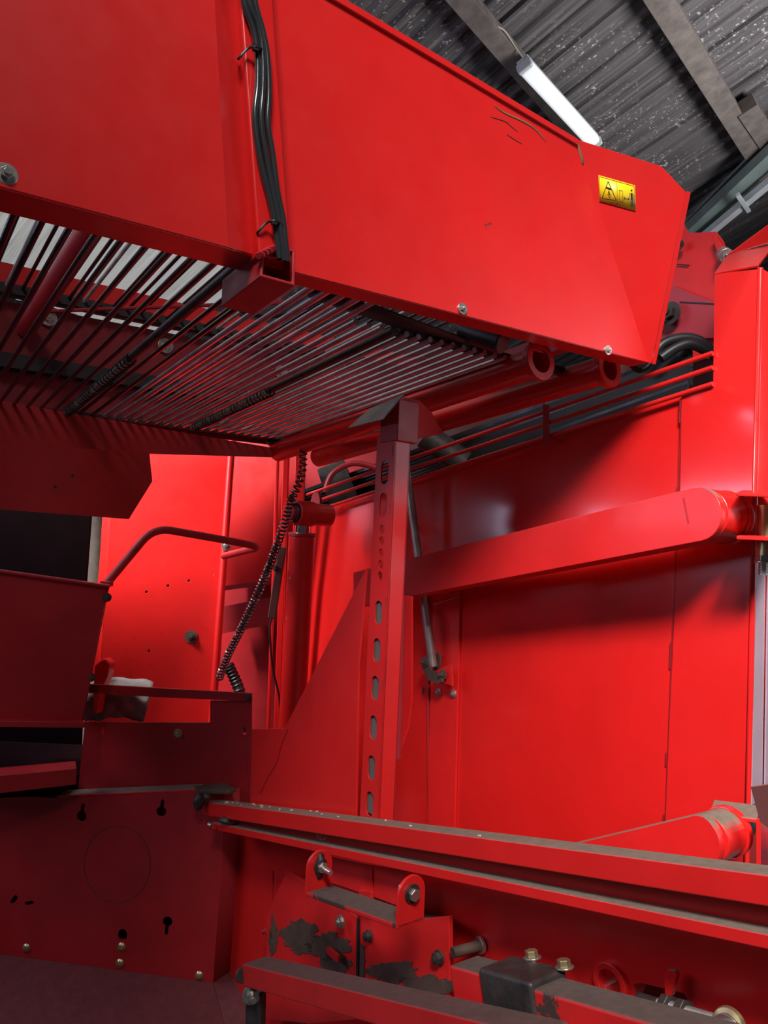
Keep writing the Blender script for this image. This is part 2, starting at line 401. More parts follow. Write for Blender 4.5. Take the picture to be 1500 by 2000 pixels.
# cross-beam under the belt (open square tube)
cA = PC.hit(546, 512)-nN*.004; hw = .031
axu = (UP-dR*UP.dot(dR)).normalized(); axv = dR.cross(axu).normalized()
cor = [(-1, -1), (1, -1), (1, 1), (-1, 1)]; V = []
for (o, k) in ((0, 1), (.16, 1), (.16, .82), (0, .82)):
    V += [cA+dR*o+axu*hw*k*q+axv*hw*k*p for p, q in cor]
Fq = []
for k in range(4):
    for i in range(4):
        j = (i+1) % 4; k2 = (k+1) % 4; Fq.append((k*4+i, k*4+j, k2*4+j, k2*4+i))
obj('cross_beam', V, Fq, REDM, chute, bevel=.002)
G().box(cA+dR*.1, dR, axu, axv, .005, hw*.9, hw*.9).out('beam_plug', BLACK, chute)
for i in range(1):
    g = G()
    for k in range(9):
        t_ = k/8; g.cyl(PN.off(.036).hit(505+30*t_, 498-14*t_)+UP*.002*math.sin(k*9), PN.off(.042).hit(505+30*t_, 500-14*t_), .005, 8)
    g.out('weld_bead', REDM, chute)
for (x, y, rr) in ((903, 603, .0085), (1187, 684, .0085)): bolt(chute, PN.off(.003).hit(x, y), nN, rr*.8)
bolt(chute, PN3.hit(12, 340), nN, .0085)
# scratches: bare worn marks on the panel
def scratch(pts, wd, m, name='scratch_mark'):
    pl_ = PN.off(.0022); c = smooth_path([pl_.hit(*p) for p in pts], 6); V = []; Fq = []
    for i, p in enumerate(c):
        d = (c[min(i+1, len(c)-1)]-c[max(i-1, 0)]).normalized(); s_ = nN.cross(d)
        ww = wd*math.sin(math.pi*(i+.5)/len(c))**.6; V += [p-s_*ww, p+s_*ww]
    for i in range(len(c)-1): Fq.append((2*i, 2*i+1, 2*i+3, 2*i+2))
    obj(name, V, Fq, m, chute, solid=.0004)
OLIVE = mat('worn_olive_primer', (.17, .1, .045), .6, var=.2, scale=40)
scratch([(966, 206), (985, 220), (1020, 236), (1045, 252), (1066, 276)], .0022, OLIVE)
scratch([(958, 228), (985, 236), (998, 246), (1012, 258)], .0010, DARKPL)
scratch([(990, 262), (1005, 272), (1020, 281)], .0008, DARKPL)
scratch([(1127, 276), (1134, 295), (1139, 322)], .007, OLIVE)
# warning sticker on the flap
PD = PF.off(.0035)
def q2(x, y, z=.0): return PF.off(.0035+z).hit(x, y)
cor = [(1169, 342), (1240, 362), (1242, 412), (1171, 393)]
st = obj('warning_sticker', [q2(*c) for c in cor], [(0, 1, 2, 3)], YEL, chute, solid=.0006, label='yellow rectangular hazard sticker')
def uv(u, v):
    a = Vector(cor[0]).lerp(Vector(cor[1]), u); b = Vector(cor[3]).lerp(Vector(cor[2]), u); p = a.lerp(b, v); return q2(p.x, p.y, .0006)
def ink_line(g, pts, wd, closed=False):
    P3 = [uv(*p) for p in pts]
    if closed: P3 = P3+[P3[0]]
    for a, b in zip(P3, P3[1:]): g.beam(a, b, PF.n, .0004, wd)
g = G()
ink_line(g, [(.02, .04), (.98, .04), (.98, .96), (.02, .96)], .0007, True)
ink_line(g, [(.5, .04), (.5, .96)], .0007)
ink_line(g, [(.26, .14), (.47, .8), (.07, .86)], .0014, True)
ink_line(g, [(.56, .36), (.65, .36), (.65, .8), (.56, .8)], .0008, True)
ink_line(g, [(.68, .62), (.82, .62)], .001); ink_line(g, [(.71, .56), (.68, .62), (.71, .68)], .001); ink_line(g, [(.79, .56), (.82, .62), (.79, .68)], .001)
ink_line(g, [(.2, .4), (.34, .42)], .0035); ink_line(g, [(.27, .42), (.27, .52)], .001)
ink_line(g, [(.25, .56), (.29, .6), (.26, .7), (.3, .76)], .0014); ink_line(g, [(.22, .66), (.29, .6), (.33, .68)], .001)
g.cyl(uv(.27, .54), uv(.27, .54)+PF.n*.0004, .0016, 12)
g.cyl(uv(.9, .24), uv(.9, .24)+PF.n*.0004, .0019, 12)
ink_line(g, [(.9, .34), (.9, .6)], .0042); ink_line(g, [(.85, .36), (.845, .6)], .0012); ink_line(g, [(.95, .36), (.955, .6)], .0012)
ink_line(g, [(.88, .58), (.88, .9)], .0018); ink_line(g, [(.925, .58), (.925, .9)], .0018)
g.out('pictogram', INK, st)
# cables
PCf = PN.off(.037)
def cab(pts, o, lab, r=.0052):
    pl_ = PCf.off(o); c = smooth_path([pl_.hit(*p) for p in pts], 8)
    G().path(c, r, 12).out('electric_cable', CABLE, label=lab, cat='cable', group='cables strapped to the channel post')
cab([(466, -60), (478, 10), (495, 60), (503, 110), (503, 170), (498, 230), (508, 310), (525, 380), (536, 430), (543, 480), (546, 506)], .006, 'left black cable of the bundle on the red channel post')
cab([(486, -60), (499, 10), (513, 60), (522, 110), (525, 180), (523, 240), (532, 300), (541, 370), (552, 425), (557, 470), (562, 512)], .006, 'right black cable of the bundle on the red channel post')
cab([(478, -60), (488, 10), (504, 50), (513, 100), (514, 170), (510, 235), (520, 305), (533, 375), (544, 428), (552, 480), (555, 510)], .010, 'front black cable lying on top of the two others on the channel post', .0045)
def tie(x, y, lab):
    c = [PN.off(h).hit(x+dx, y+dy) for dx, dy, h in ((-24, 18, .02), (-23, 16, .038), (-6, -2, .045), (8, -6, .054), (20, -2, .05), (30, 10, .037), (32, 24, .02))]
    g = G(); c = smooth_path(c, 5); g.path(c, .0022, 6); g.box(PN.off(.052).hit(x+8, y-4), sch, dch, nN, .004, .005, .003)
    g.out('cable_tie', BLACK, label=lab, cat='cable tie')
tie(490, 97, 'upper black cable tie round the cables on the channel post')
tie(527, 437, 'lower black cable tie, just above the open end of the cross-beam')
g = G().path(smooth_path([PB.off(-.01).hit(*p) if 0 else P(p[0], p[1], p[2]) for p in ((555, 520, 1.37), (545, 545, 1.5), (500, 560, 1.6), (465, 590, 1.6), (480, 612, 1.6), (540, 618, 1.58), (600, 600, 1.55), (640, 575, 1.5), (648, 560, 1.48))]), .0045)
g.out('looped_cable', CABLE, label='black cable looping below the cross-beam end', cat='cable')

# ------------------------------------------------------------------ far side of the chute
far0 = P(0, 790, 2.26)
near_pt = PB.hit(770, 646)
nr = (near_pt-far0); rodlen = nr.dot(-(dR-dM*dR.dot(dM)).normalized())/((dR-dM*dR.dot(dM)).length)
def fp(s, h=0): return far0+dM*s+UP*h
PFar = Plane(fp(0)+dR*.03, dM.cross(UP))
farh = .46
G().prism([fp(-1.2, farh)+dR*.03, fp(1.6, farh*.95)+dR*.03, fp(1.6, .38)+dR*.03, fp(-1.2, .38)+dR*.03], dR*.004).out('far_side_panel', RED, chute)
G().prism([fp(-1.2, .33)+dR*.03, fp(1.6, .33)+dR*.03, fp(1.2, -.02)+dR*.03, fp(-1.2, -.02)+dR*.03], dR*.004).out('far_side_panel', DRED, chute)  # shade of the lower panel put into the darker red
G().beam(fp(-1.2, .355)+dR*.0, fp(1.6, .355)+dR*.0, UP, .03, .05).out('slide_strip', STRIP, chute)
G().beam(fp(.0, .135)+dR*.0-dM*.02, fp(.8, .135), UP, .045, .05).out('slide_strip', STRIP, chute)
for s_, h_ in ((.12, .30), (.5, .28), (.95, .26), (.72, .06)):
    bolt(chute, fp(s_, h_)+dR*.02, -dR, .014, washer=1.9)
for s_, h_, r_ in ((-.15, .12, .09), (1.0, .16, .085), (.95, .03, .07)):
    g = G().cyl(fp(s_, h_)+dR*.022, fp(s_, h_)+dR*.0, r_, 28).cyl(fp(s_, h_)+dR*.0, fp(s_, h_)-dR*.02, r_*.35, 16)
    g.out('roller_disc', GREASE, chute, bevel=.004)
# braces above the belt
g = G().cyl(fp(.06, .25)+dR*.02, fp(.06, .25)-dR*1.15, .028, 24).out('cross_brace', REDM, chute)
G().path([fp(.1, .28)-dR*.1, P(440, 595, 2.1), P(560, 590, 1.95)], .006, 8).out('tie_rod', REDM, chute)
# lower frame skirt below the far edge of belt
pk = Plane(fp(0)-dR*.02, dM.cross(UP))
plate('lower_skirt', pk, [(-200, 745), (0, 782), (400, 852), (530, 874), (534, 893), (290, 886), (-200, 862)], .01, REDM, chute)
# near edge dark strip under the right panel
a = PB.off(-.0).hit(585, 556); b = PB.hit(960, 690); c_ = PB.hit(915, 697); d_ = PB.hit(600, 590)
G().add([a+UP*.012, b+UP*.012, c_+UP*.012, d_+UP*.012], [(0, 1, 2, 3)]).out('edge_strip', STRIP, chute, solid=.004)
bracketc = P(945, 655, 1.72)
G().cyl(P(905, 640, 1.72), P(985, 668, 1.66), .03, 24).out('end_roller', BLACK, chute, bevel=.006)

# ================================================================== WEB CONVEYOR (rod belt)
belt = thing('rod_conveyor_belt', 'conveyor web of thin dark steel rods seen from below the red chute', 'conveyor belt', fp(.4))
sN = PB.hit(629, 598); 
nrods = 0
def rod(s, h, r, m, name='rod', near=rodlen, sag=0):
    global nrods
    a = fp(s, h); b = a-dR*near
    G().cyl(a, b, r, 10).out(name, m, belt); nrods += 1
    return a, b
s = -.62; k = 0
while k <= 47:
    near = rodlen+(.16 if s < .5 else 0)
    if k in (21, 33):
        a, b = rod(s, 0, .0085, RODP, 'sleeved_rod', near*.5)
        G().cyl(b, a-dR*near, .0105, 12).out('rod_sleeve', GREASE, belt)
        q = [a-dR*near*(.02+.5*i/20) for i in range(21)]
        G().path(helix([p-UP*.004 for p in q], .0135, 26, 8), .0027, 5).out('wire_coil', BLACK, belt)
    elif k == 8: rod(s, 0, .0115, ROD, 'rod', near)
    else: rod(s, 0, .0055 if s < .3 else .0068, ROD if s < .3 else RODB, 'rod', near)
    s += .0385 if s < .3 else .033; k += 1
print('rodlen', rodlen)
s = -.55; k = 0
while k < 42:
    rod(s, .36, .0055, RODP if k % 5 == 2 else ROD, 'rod', rodlen*.97); s += .045; k += 1
G().beam(fp(-.7)-UP*.0+dR*.01, fp(1.15)+dR*.01, UP, .012, .05).out('belt_strip', STRIP, belt)
G().beam(fp(.62)-dR*(rodlen-.02)+UP*.008, fp(1.15)-dR*(rodlen-.02)+UP*.008, UP, .012, .03).out('belt_strip', STRIP, belt)

# ================================================================== CROSS TUBES under the belt
def cross_tube(a, b, r, lab, fl):
    t = thing('cross_tube', lab, 'tube', (a+b)/2); d = (b-a).normalized()
    G().tube_open(a, b, r, .006).out('pipe', REDG, t)
    G().tube_open(b-d*.005, b+d*.012, r*1.28, r*.5).out('flange', RED, t, bevel=.002)
    u = (UP-d*UP.dot(d)).normalized(); v = d.cross(u)
    lp = [b-v*fl, b+v*fl, b+v*fl*.8+u*.13, b-v*fl*.8+u*.13]
    G().prism([p+u*r*.6 for p in lp], d*.006).out('hanger_plate', RED, t, bevel=.001)
    return t
tA, tB = P(543, 882, 2.8), P(1050, 706, 1.76)
cross_tube(tA, tB, .037, 'upper left red pipe with open flanged end under the belt', .035)
uA, uB = P(622, 893, 2.85), P(1184, 722, 1.86)
cross_tube(uA, uB, .037, 'lower right red pipe with open flanged end beside the chute tip', .035)
# beam running along the right edge of the belt
G().beam(P(560, 862, 2.75), P(1130, 655, 1.78), UP, .05, .03).out('edge_beam', REDM, chute, bevel=.002)

# ================================================================== SLOTTED POST
ce = P(757, 1200, 1.75)                    # near vertical corner of the post
def col(y, z=None):                         # point on near corner edge at image row y
    d = ray(757, y); h = math.hypot(ce.x, ce.y-0)
    t_ = math.hypot(ce.x, ce.y)/math.hypot(d.x, d.y); return Vector((ce.x, ce.y, CAM_LOC.z+d.z*t_))
ztop = col(848).z; zbot = col(1632).z
sR = -nW; sR = Vector((sR.x, sR.y, 0)).normalized()
wl, wr = .073, .047
post = thing('slotted_post', 'upright red square post with a column of long slots, carrying the pipes', 'post', Vector((ce.x, ce.y, zbot)))
b0 = Vector((ce.x, ce.y, zbot)); hgt = ztop-zbot
Ppost = Plane(b0, nW)
holes = []
for y in (1199, 1274, 1349, 1428, 1508, 1580): holes.append((y, .0145, .0285))
c_sl = lambda y: Vector((ce.x, ce.y, 0))+Lh*wl*.5+UP*(col(y).z)
hl = [slot_loop(c_sl(y), UP, Lh, a_, b_) for y, a_, b_ in holes]
hl += [slot_loop(c_sl(y), UP, Lh, .0145, .03) for y in (920, 985)]
hl += [slot_loop(c_sl(y), UP, Lh, .009, .0105) for y in (1033, 1056, 1080, 1103, 1126)]
G().prism([b0, b0+Lh*wl, b0+Lh*wl+UP*hgt, b0+UP*hgt], -nW*.004, hl).out('slotted_face', RED, post, bevel=.0008)
G().prism([b0, b0+sR*wr, b0+sR*wr+UP*hgt, b0+UP*hgt], (Lh)*.004).out('side_face', RED, post, bevel=.0008)
G().prism([b0+sR*wr, b0+sR*wr+Lh*wl, b0+sR*wr+Lh*wl+UP*hgt, b0+sR*wr+UP*hgt], nW*.004).out('back_face', REDM, post)
zz = (col(1160).z, col(1600).z)
G().prism([b0+Lh*.006-nW*.0055+UP*(zz[0]-zbot), b0+Lh*(wl-.004)-nW*.0055+UP*(zz[0]-zbot), b0+Lh*(wl-.004)-nW*.0055+UP*(zz[1]-zbot), b0+Lh*.006-nW*.0055+UP*(zz[1]-zbot)], -nW*.004).out('inner_strip', SLOTG, post, label='grey strip showing through the lower slots')
# gusset
pg = Ppost.off(-.012)
plate('gusset', pg, [(716, 1108), (700, 1300), (695, 1600), (560, 1600), (488, 1590), (492, 1424), (556, 1422)], .006, RED, post)
g = G().path(smooth_path([pg.off(.001).hit(*p) for p in ((562, 1424), (548, 1460), (540, 1490), (522, 1520), (508, 1550))]), .0016, 6); g.out('weld_bead', REDM, post)
# notch tags scored on faces
g = G()
for y in (880, 995, 1180, 1340, 1535):
    c = Vector((ce.x, ce.y, 0))+Lh*wl*.12+UP*col(y).z+nW*.0003
    g.beam(c-UP*.012, c+UP*.012, nW, .0006, .0012); g.beam(c+UP*.012, c+UP*.012+Lh*.006, nW, .0006, .0012)
g.out('score_mark', DARKPL, post)
# head block
hb = Vector((ce.x, ce.y, ztop))
G().box(hb+Lh*.025+sR*.03+UP*.035, Lh, sR, UP, .035, .032, .05).out('head_block', REDM, post, bevel=.002)
plate('saddle_plate', Plane(P(770, 800, 1.72), UP*1.0+nW*.1), [P(735, 845, 1.80), P(768, 770, 1.72), P(822, 800, 1.74), P(838, 838, 1.78)], .006, RED, post) if 0 else None
G().prism([P(757, 800, 1.78), P(790, 775, 1.80), P(815, 800, 1.86), P(840, 842, 1.92), P(790, 852, 1.84)], sR*.05).out('saddle', REDM, post, bevel=.002)
sp = plane3(P(678, 836, 1.86), P(790, 769, 1.74), P(748, 818, 1.74))
cap = plate('cap_plate', sp, [(678, 836), (722, 797), (790, 769), (748, 818)], .003, GREY, post, label='ribbed grey reflective plate')

# ================================================================== MACHINE SIDE WALL (big red plates)
side = thing('machine_side_wall', 'tall flat red sheet wall of the harvester behind the lifting arm', 'machine panel', PW.hit(1150, 1650))

foldL, foldR = PW.hit(560, 1180), PW.hit(1500, 965)
tilt = Matrix.Rotation(R(-2), 3, dL)
def tilted(x, y):
    n2 = tilt @ nW; return Plane(foldL, n2).hit(x, y)
if tilt @ nW and (tilt@nW).z < nW.z: tilt = Matrix.Rotation(R(2), 3, dL)
seam = lambda y: 1330-32*(y-780)/810
V = [PW.hit(560, 1660), PW.hit(1297, 1680), PW.hit(seam(1005), 1005)+nW*0, foldL, tilted(640, 990), tilted(1331, 774)]
pS = PW.hit(seam(1004), 1004)
obj('wall_sheet', [PW.hit(560, 1700), PW.hit(1330, 1700), PW.hit(1352, 998), foldL, tilted(600, 1002), tilted(1360, 764)], [(0, 1, 2, 3), (3, 2, 5, 4)], WALLR, side, solid=.004, bevel=.001, smooth=5)
PX = PW.off(.006)
cx0 = PX.hit(seam(1700)+1, 1700)
V = PX.px([(1294, 1700), (1453, 1700), (1480, 525), (1395, 535), (1392, 752), (1331, 772), (1327, 960)])
G().prism(V, -nW*.006).out('corner_sheet', WALLR, side, bevel=.002)
g = G(); sq = PX.off(.0005)
g.beam(sq.hit(1332, 772), sq.hit(1296, 1700), nW, .001, .0016)
for y in (778, 800, 952, 1255, 1280, 1470, 1590): g.beam(sq.hit(seam(y)-1, y), sq.hit(seam(y+26)-1, y+26), nW, .001, .0035)
g.out('seam_crack', DRED, side)
# rounded corner + return face
ea, eb = PX.hit(1481, 522), PX.hit(1452, 1720)
g = G().cyl(ea+sR*.004-nW*.006, eb+sR*.004-nW*.006, .007, 16); g.out('corner_edge', REDG, side)
G().add([ea, eb, eb+sR*.35, ea+sR*.35], [(0, 1, 2, 3)]).out('return_face', REDG, side, solid=.004)
LIL = mat('painted_lilac_reflection', (.5, .36, .42), .25, metal=.35, coat=.5, var=.08)  # lilac sky reflection on the red steel put into the colour
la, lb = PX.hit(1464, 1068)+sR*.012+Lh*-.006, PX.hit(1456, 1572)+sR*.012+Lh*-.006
g = G().add([la, lb, lb+sR*.05, la+sR*.05], [(0, 1, 2, 3)]); g.out('edge_strip', LIL, side, solid=.004, bevel=.001, label='side strip painted as a pale lilac reflection')
g = G().add([la+sR*.054-Lh*.004, lb+sR*.054-Lh*.004, lb+sR*.3-Lh*.004, la+sR*.3-Lh*.004], [(0, 1, 2, 3)]); g.out('edge_strip', LIL, side, solid=.004, bevel=.001, label='side strip painted as a pale lilac reflection')
bolt(side, lb+(la-lb)*.09+sR*.09-Lh*.006, -Lh, .006)
# left ribs
for (x0, x1, w_, m) in ((902, 884, .006, RED), (838, 842, .01, REDM)):
    a, b = PW.hit(x0, 1130), PW.hit(x1, 1650)
    G().beam(a+nW*.006, b+nW*.006, nW, .012, w_).out('rib', m, side, bevel=.002)
# recessed left strip with bolts (bracket strip)
plate('bracket_strip', PW.off(.012), [(846, 1180), (898, 1165), (886, 1660), (832, 1660)], .008, RED, side)
for x, y in ((856, 1353), (885, 1355)): bolt(side, PW.off(.014).hit(x, y), nW, .008)
G().prism(slot_loop(PW.off(.0135).hit(827, 1349), UP, Lh, .005, .012), nW*.001).out('slot_hole', BLACK, side)
# bulged guard behind the post
g = G(); gp = []
for x, y in ((806, 1165), (806, 1300), (805, 1370), (799, 1420), (785, 1460), (770, 1500)): gp.append(P(x, y, 2.05))
V = []; Fq = []
for i, p in enumerate(gp): V += [p, p+Lh*.12+sR*-.0]
for i in range(len(gp)-1): Fq.append((2*i, 2*i+1, 2*i+3, 2*i+2))
obj('bulged_guard', V, Fq, RED, side, solid=.006, bevel=.002)
G().cyl(P(783, 1180, 1.98), P(774, 1480, 1.98), .012, 14).out('guard_tube', PLUM, side)

# top box of corner, hood
tb = thing('corner_hood', 'red folded hood on top of the right-hand corner column', 'machine hood', PX.hit(1440, 525))
pc = [PX.hit(1395, 536), PX.hit(1481, 520), P(1520, 468, 2.0), P(1420, 500, 2.05)]
obj('top_sheet', pc, [(0, 1, 2, 3)], REDG, tb, solid=.005, bevel=.001)
G().prism([P(1420, 497, 2.15), P(1540, 475, 2.1), P(1560, 380, 2.05), P(1500, 438, 2.1)], Vector((.02, .08, 0))).out('hood_sheet', REDG, tb, bevel=.003)
G().beam(P(1418, 502, 2.08), P(1500, 480, 1.95), UP, .006, .012).out('hood_gap', BLACK, tb)

# pulley plate behind
PQ = Plane(P(1350, 560, 2.35), nW+Vector((0, 0, 0)))
pp = thing('drive_plate', 'dull red bearing plate with chipped paint behind the chute tip', 'machine plate', PQ.hit(1350, 600))
plate('base_sheet', PQ, [(1250, 440), (1330, 430), (1345, 455), (1398, 452), (1412, 470), (1440, 560), (1450, 705), (1235, 690)], .008, REDP, pp)
plate('lower_sheet', PQ.off(.02), [(1240, 585), (1310, 556), (1420, 600), (1430, 660), (1300, 662), (1240, 700)], .006, PLUM, pp)
G().beam(PQ.off(.02).hit(1328, 590), PQ.off(.02).hit(1400, 594), UP, .004, .004).out('slot_line', BLACK, pp)
G().beam(PQ.off(.006).hit(1322, 516), PQ.off(.006).hit(1345, 518), UP, .003, .004).out('slot_line', BLACK, pp)
g = G().prism(PQ.off(.03).px([(1390, 462), (1398, 458), (1425, 505), (1408, 518), (1402, 500)]), -nW*.02); g.out('ear', RED, pp, bevel=.003)
g = G().cyl(PQ.off(.02).hit(1412, 496), PQ.off(.05).hit(1418, 500), .022, 24); g.out('pulley', GREY, pp, bevel=.003)
bolt(pp, PQ.off(.05).hit(1420, 500), nW, .009)
bolt(pp, PQ.off(.05).hit(1308, 612), nW, .022, m=GREASE); 
bolt(pp, PQ.off(.03).hit(1327, 478), nW, .009, m=GREASE)
for i, (pts, lab) in enumerate((([(1270, 705, 2.2), (1295, 672, 2.2), (1335, 660, 2.2), (1370, 668, 2.2), (1400, 700, 2.2)], 'upper thick black hose curving over the rods right of the chute tip'),
        ([(1290, 700, 2.16), (1320, 680, 2.16), (1350, 672, 2.16), (1385, 688, 2.16)], 'inner thick black hose under the other at the chute tip'),
        ([(1228, 705, 1.95), (1245, 722, 1.95), (1262, 718, 1.95), (1275, 700, 1.95)], 'short black hose loop tucked under the chute tip'))):
    G().path(smooth_path([P(*p) for p in pts]), .015 if i < 2 else .008, 12).out('hydraulic_hose', BLACK, label=lab, cat='hose')

# ================================================================== GUARD RODS + SECOND WEB
gr = thing('guard_rail', 'three thin red guard rods along the sloping top edge of the machine wall', 'guard rail', P(1000, 850, 2.3))
for (a, b) in (((1392, 690), (600, 966)), ((1392, 718), (618, 979)), ((1392, 750), (636, 991))):
    A, B = P(a[0], a[1], 1.80), P(b[0], b[1], 3.08)
    G().cyl(A, B, .0065, 12).out('guard_rod', REDG, gr)
for (x, z) in ((1065, 2.16),):
    g = G().prism([P(x-5, 788, z), P(x+8, 790, z), P(x+8, 865, z), P(x-5, 865, z)], (P(x, 800, z+.02)-P(x, 800, z))); g.out('rod_clip', PLUM, gr, bevel=.003)
web = thing('second_rod_web', 'lower black slatted conveyor web behind the thin red guard rods', 'conveyor belt', P(1100, 820, 2.6))
for k in range(16):
    ya = 690+k*6.5; A = P(1352-abs(k-6)*2, ya, 2.2-k*.012); B = P(560+k*8, ya+282-k*3, 3.6)
    G().beam(A, B, UP, .016, .007).out('slat', ROD if k % 3 == 0 else BLACK, web)
for k in range(6):
    y0 = 686+k*12; A = P(1350, y0, 2.18); B = P(1290, y0+22, 2.28); G().beam(A, B, UP, .018, .014).out('slat_end', STRIP, web)
# dark sheet added behind, standing for the unlit interior
hs = thing('web_dark_backing', 'dark sheet added for the unlit interior behind the lower rod web', 'machine panel', P(1000, 850, 3.3))
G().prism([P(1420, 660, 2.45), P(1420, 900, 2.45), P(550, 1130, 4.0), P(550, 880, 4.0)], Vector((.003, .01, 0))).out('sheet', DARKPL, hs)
g = G().path(smooth_path([P(635, 960, 3.1), P(650, 925, 3.1), P(690, 905, 3.1), P(740, 915, 3.1)]), .012); g.out('bent_tube', REDM, hs)
G().cyl(P(830, 850, 2.75), P(905, 905, 2.75), .05, 24).out('drum', GREASE, hs)
G().cyl(P(690, 945, 3.3), P(640, 965, 3.3), .12, 24).out('drum', GREASE, hs)

# ================================================================== LIFTING ARMS
def arm(name, lab, face_pts, plane, th, cpx, r, pin_len, sleeve_m):
    c3 = plane.hit(*cpx)
    t = thing(name, lab, 'lifting arm', c3)
    return t, c3
PA = Plane(P(1400, 1000, 1.585), nW)
t = thing('lifting_arm', 'long red box-section lifting arm with rounded end crossing the wall', 'lifting arm', PA.hit(1375, 1003))
up_in = (UP-nW*UP.dot(nW)).normalized(); la_ = nW.cross(up_in)
cen = PA.hit(1362, 1003); top_l, bot_l = PA.hit(690, 1118), PA.hit(690, 1185)
tr, br = PA.hit(1352, 953), PA.hit(1372, 1056)
axd = (top_l-tr).normalized()
rr = (tr-br).length/2; cen = (tr+br)/2; vv = (tr-br).normalized(); uu = -((top_l-tr)-vv*(top_l-tr).dot(vv)).normalized()
lp = [top_l, bot_l]+[cen-vv*rr*math.cos(math.pi*i/14)+uu*rr*.92*math.sin(math.pi*i/14) for i in range(15)]
G().prism(lp, -nW*.075).out('arm_beam', REDD, t, bevel=.009, seg=4)
# welded plate seam
s1, s2 = PA.off(.0006).hit(1335, 972), PA.off(.0006).hit(1345, 1022)
G().beam(s1, s2, nW, .002, .0025).out('weld_line', REDM, t)
cc = cen+uu*rr*.02
G().tube_open(cc-nW*.02, cc-nW*.14, rr*.98, .03).out('pivot_sleeve', REDG, t, bevel=.003)
G().torus(cc-nW*.125, nW, rr*.94, .006).out('weld_ring', REDG, t)
G().torus(cc-nW*.112, nW, rr*1.0, .004).out('weld_ring', REDD, t)
pin = thing('pivot_pin', 'yellow-zinc pivot tube between two red ears at right of the upper arm', 'pivot', cc-nW*.2)
G().cyl(cc-nW*.1, cc-nW*.34, rr*.46, 24).out('cross_pin', GOLD, pin, bevel=.004)
vp = P(1497, 1040, 1.62)
G().cyl(Vector((vp.x, vp.y, P(1490, 985, 1.62).z)), Vector((vp.x, vp.y, P(1490, 1095, 1.62).z)), .02, 20).out('vertical_pin', GOLD, pin, bevel=.003)
vb = P(1491, 1085, 1.6)
g = G().hexa(vb, -UP, .016, .012); g.cyl(vb-UP*.012, vb-UP*.016, .018, 16); g.out('nut', STEEL, pin, bevel=.001)
g = G().cyl(vb-UP*.012, vb-UP*.042, .009, 14)
for i in range(7): g.torus(vb-UP*(.016+i*.0035), UP, .009, .001, 14, 5)
g.out('threaded_end', GREY, pin)
for k, y in enumerate((967, 1052)):
    q = [P(1438, y+2, 1.56), P(1530, y+6, 1.50), P(1530, y-2, 1.72), P(1450, y-3, 1.72)]
    G().prism(q, UP*.008).out('ear', RED, pin, bevel=.002)

PA2 = Plane(P(1390, 1640, 1.42), nW)
t = thing('lower_lifting_arm', 'lower red lifting arm with rounded end, half hidden by the dusty rail', 'lifting arm', PA2.hit(1380, 1640))
tr, br = PA2.hit(1360, 1592), PA2.hit(1380, 1692); tl, bl = PA2.hit(1040, 1668), PA2.hit(1040, 1745)
rr2 = (tr-br).length/2; cen2 = (tr+br)/2; vv = (tr-br).normalized(); uu2 = -((tl-tr)-vv*(tl-tr).dot(vv)).normalized()
lp = [tl, bl]+[cen2-vv*rr2*math.cos(math.pi*i/14)+uu2*rr2*.8*math.sin(math.pi*i/14) for i in range(15)]
G().prism(lp, -nW*.07).out('arm_beam', REDD, t, bevel=.009, seg=4)
G().tube_open(cen2-nW*.02, cen2-nW*.105, rr2*.98, .03).out('pivot_sleeve', REDD, t, bevel=.003)
G().torus(cen2-nW*.105, nW, rr2*.95, .005).out('weld_ring', REDG, t)
G().torus(cen2-nW*.09, nW, rr2*1.0, .004).out('weld_ring', REDG, t)
G().cyl(cen2-nW*.1, cen2-nW*.2, rr2*.7, 24, r2=rr2*.45).out('bushing', BLACK, t, bevel=.004)
G().prism([P(1385, 1588, 1.5), P(1480, 1600, 1.46), P(1478, 1607, 1.46), P(1390, 1600, 1.5)], Vector((.05, .09, 0))).out('top_ear', REDD, t, bevel=.002)
G().prism([P(1476, 1598, 1.42), P(1486, 1600, 1.42), P(1486, 1720, 1.42), P(1476, 1712, 1.42)], sR*.08).out('side_ear', RED, t, bevel=.002)
bt = thing('brown_guard_plate', 'brown angular plate at the right edge above the lower arm', 'plate', P(1490, 1580, 1.3))
G().prism([P(1466, 1537, 1.35), P(1530, 1528, 1.25), P(1530, 1640, 1.25), P(1484, 1605, 1.33)], Vector((.004, .006, 0))).out('sheet', BROWN, bt, bevel=.001)
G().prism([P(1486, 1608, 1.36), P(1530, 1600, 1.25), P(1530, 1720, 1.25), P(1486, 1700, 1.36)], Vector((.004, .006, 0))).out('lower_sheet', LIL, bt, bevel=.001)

# ================================================================== STRUT
t = thing('support_strut', 'slanting grey steel strut rod between post head and wall bracket', 'strut', P(848, 1305, 2.34))
G().cyl(P(790, 885, 2.58), P(846, 1302, 2.46), .0145, 18).out('strut_tube', GREY, t)
a = P(789, 878, 2.58); dd = (P(790, 885, 2.58)-a).normalized()
G().cyl(a, a-UP*.02, .017, 16).out('collar', GOLD, t, bevel=.001); G().cyl(a+UP*.03, a, .008, 12).out('end_stud', STEEL, t)
br_ = thing('strut_bracket', 'small rusty fork bracket at the foot of the grey strut', 'bracket', P(850, 1310, 2.35))
pb = Plane(P(850, 1310, 2.42), nW)
plate('fork_plate', pb, [(822, 1285), (832, 1282), (842, 1308), (860, 1318), (866, 1332), (856, 1336), (835, 1328), (824, 1305)], .006, RUST, br_)
plate('fork_plate', pb.off(-.04), [(846, 1278), (856, 1274), (860, 1285), (858, 1306), (845, 1312)], .006, RUST, br_)
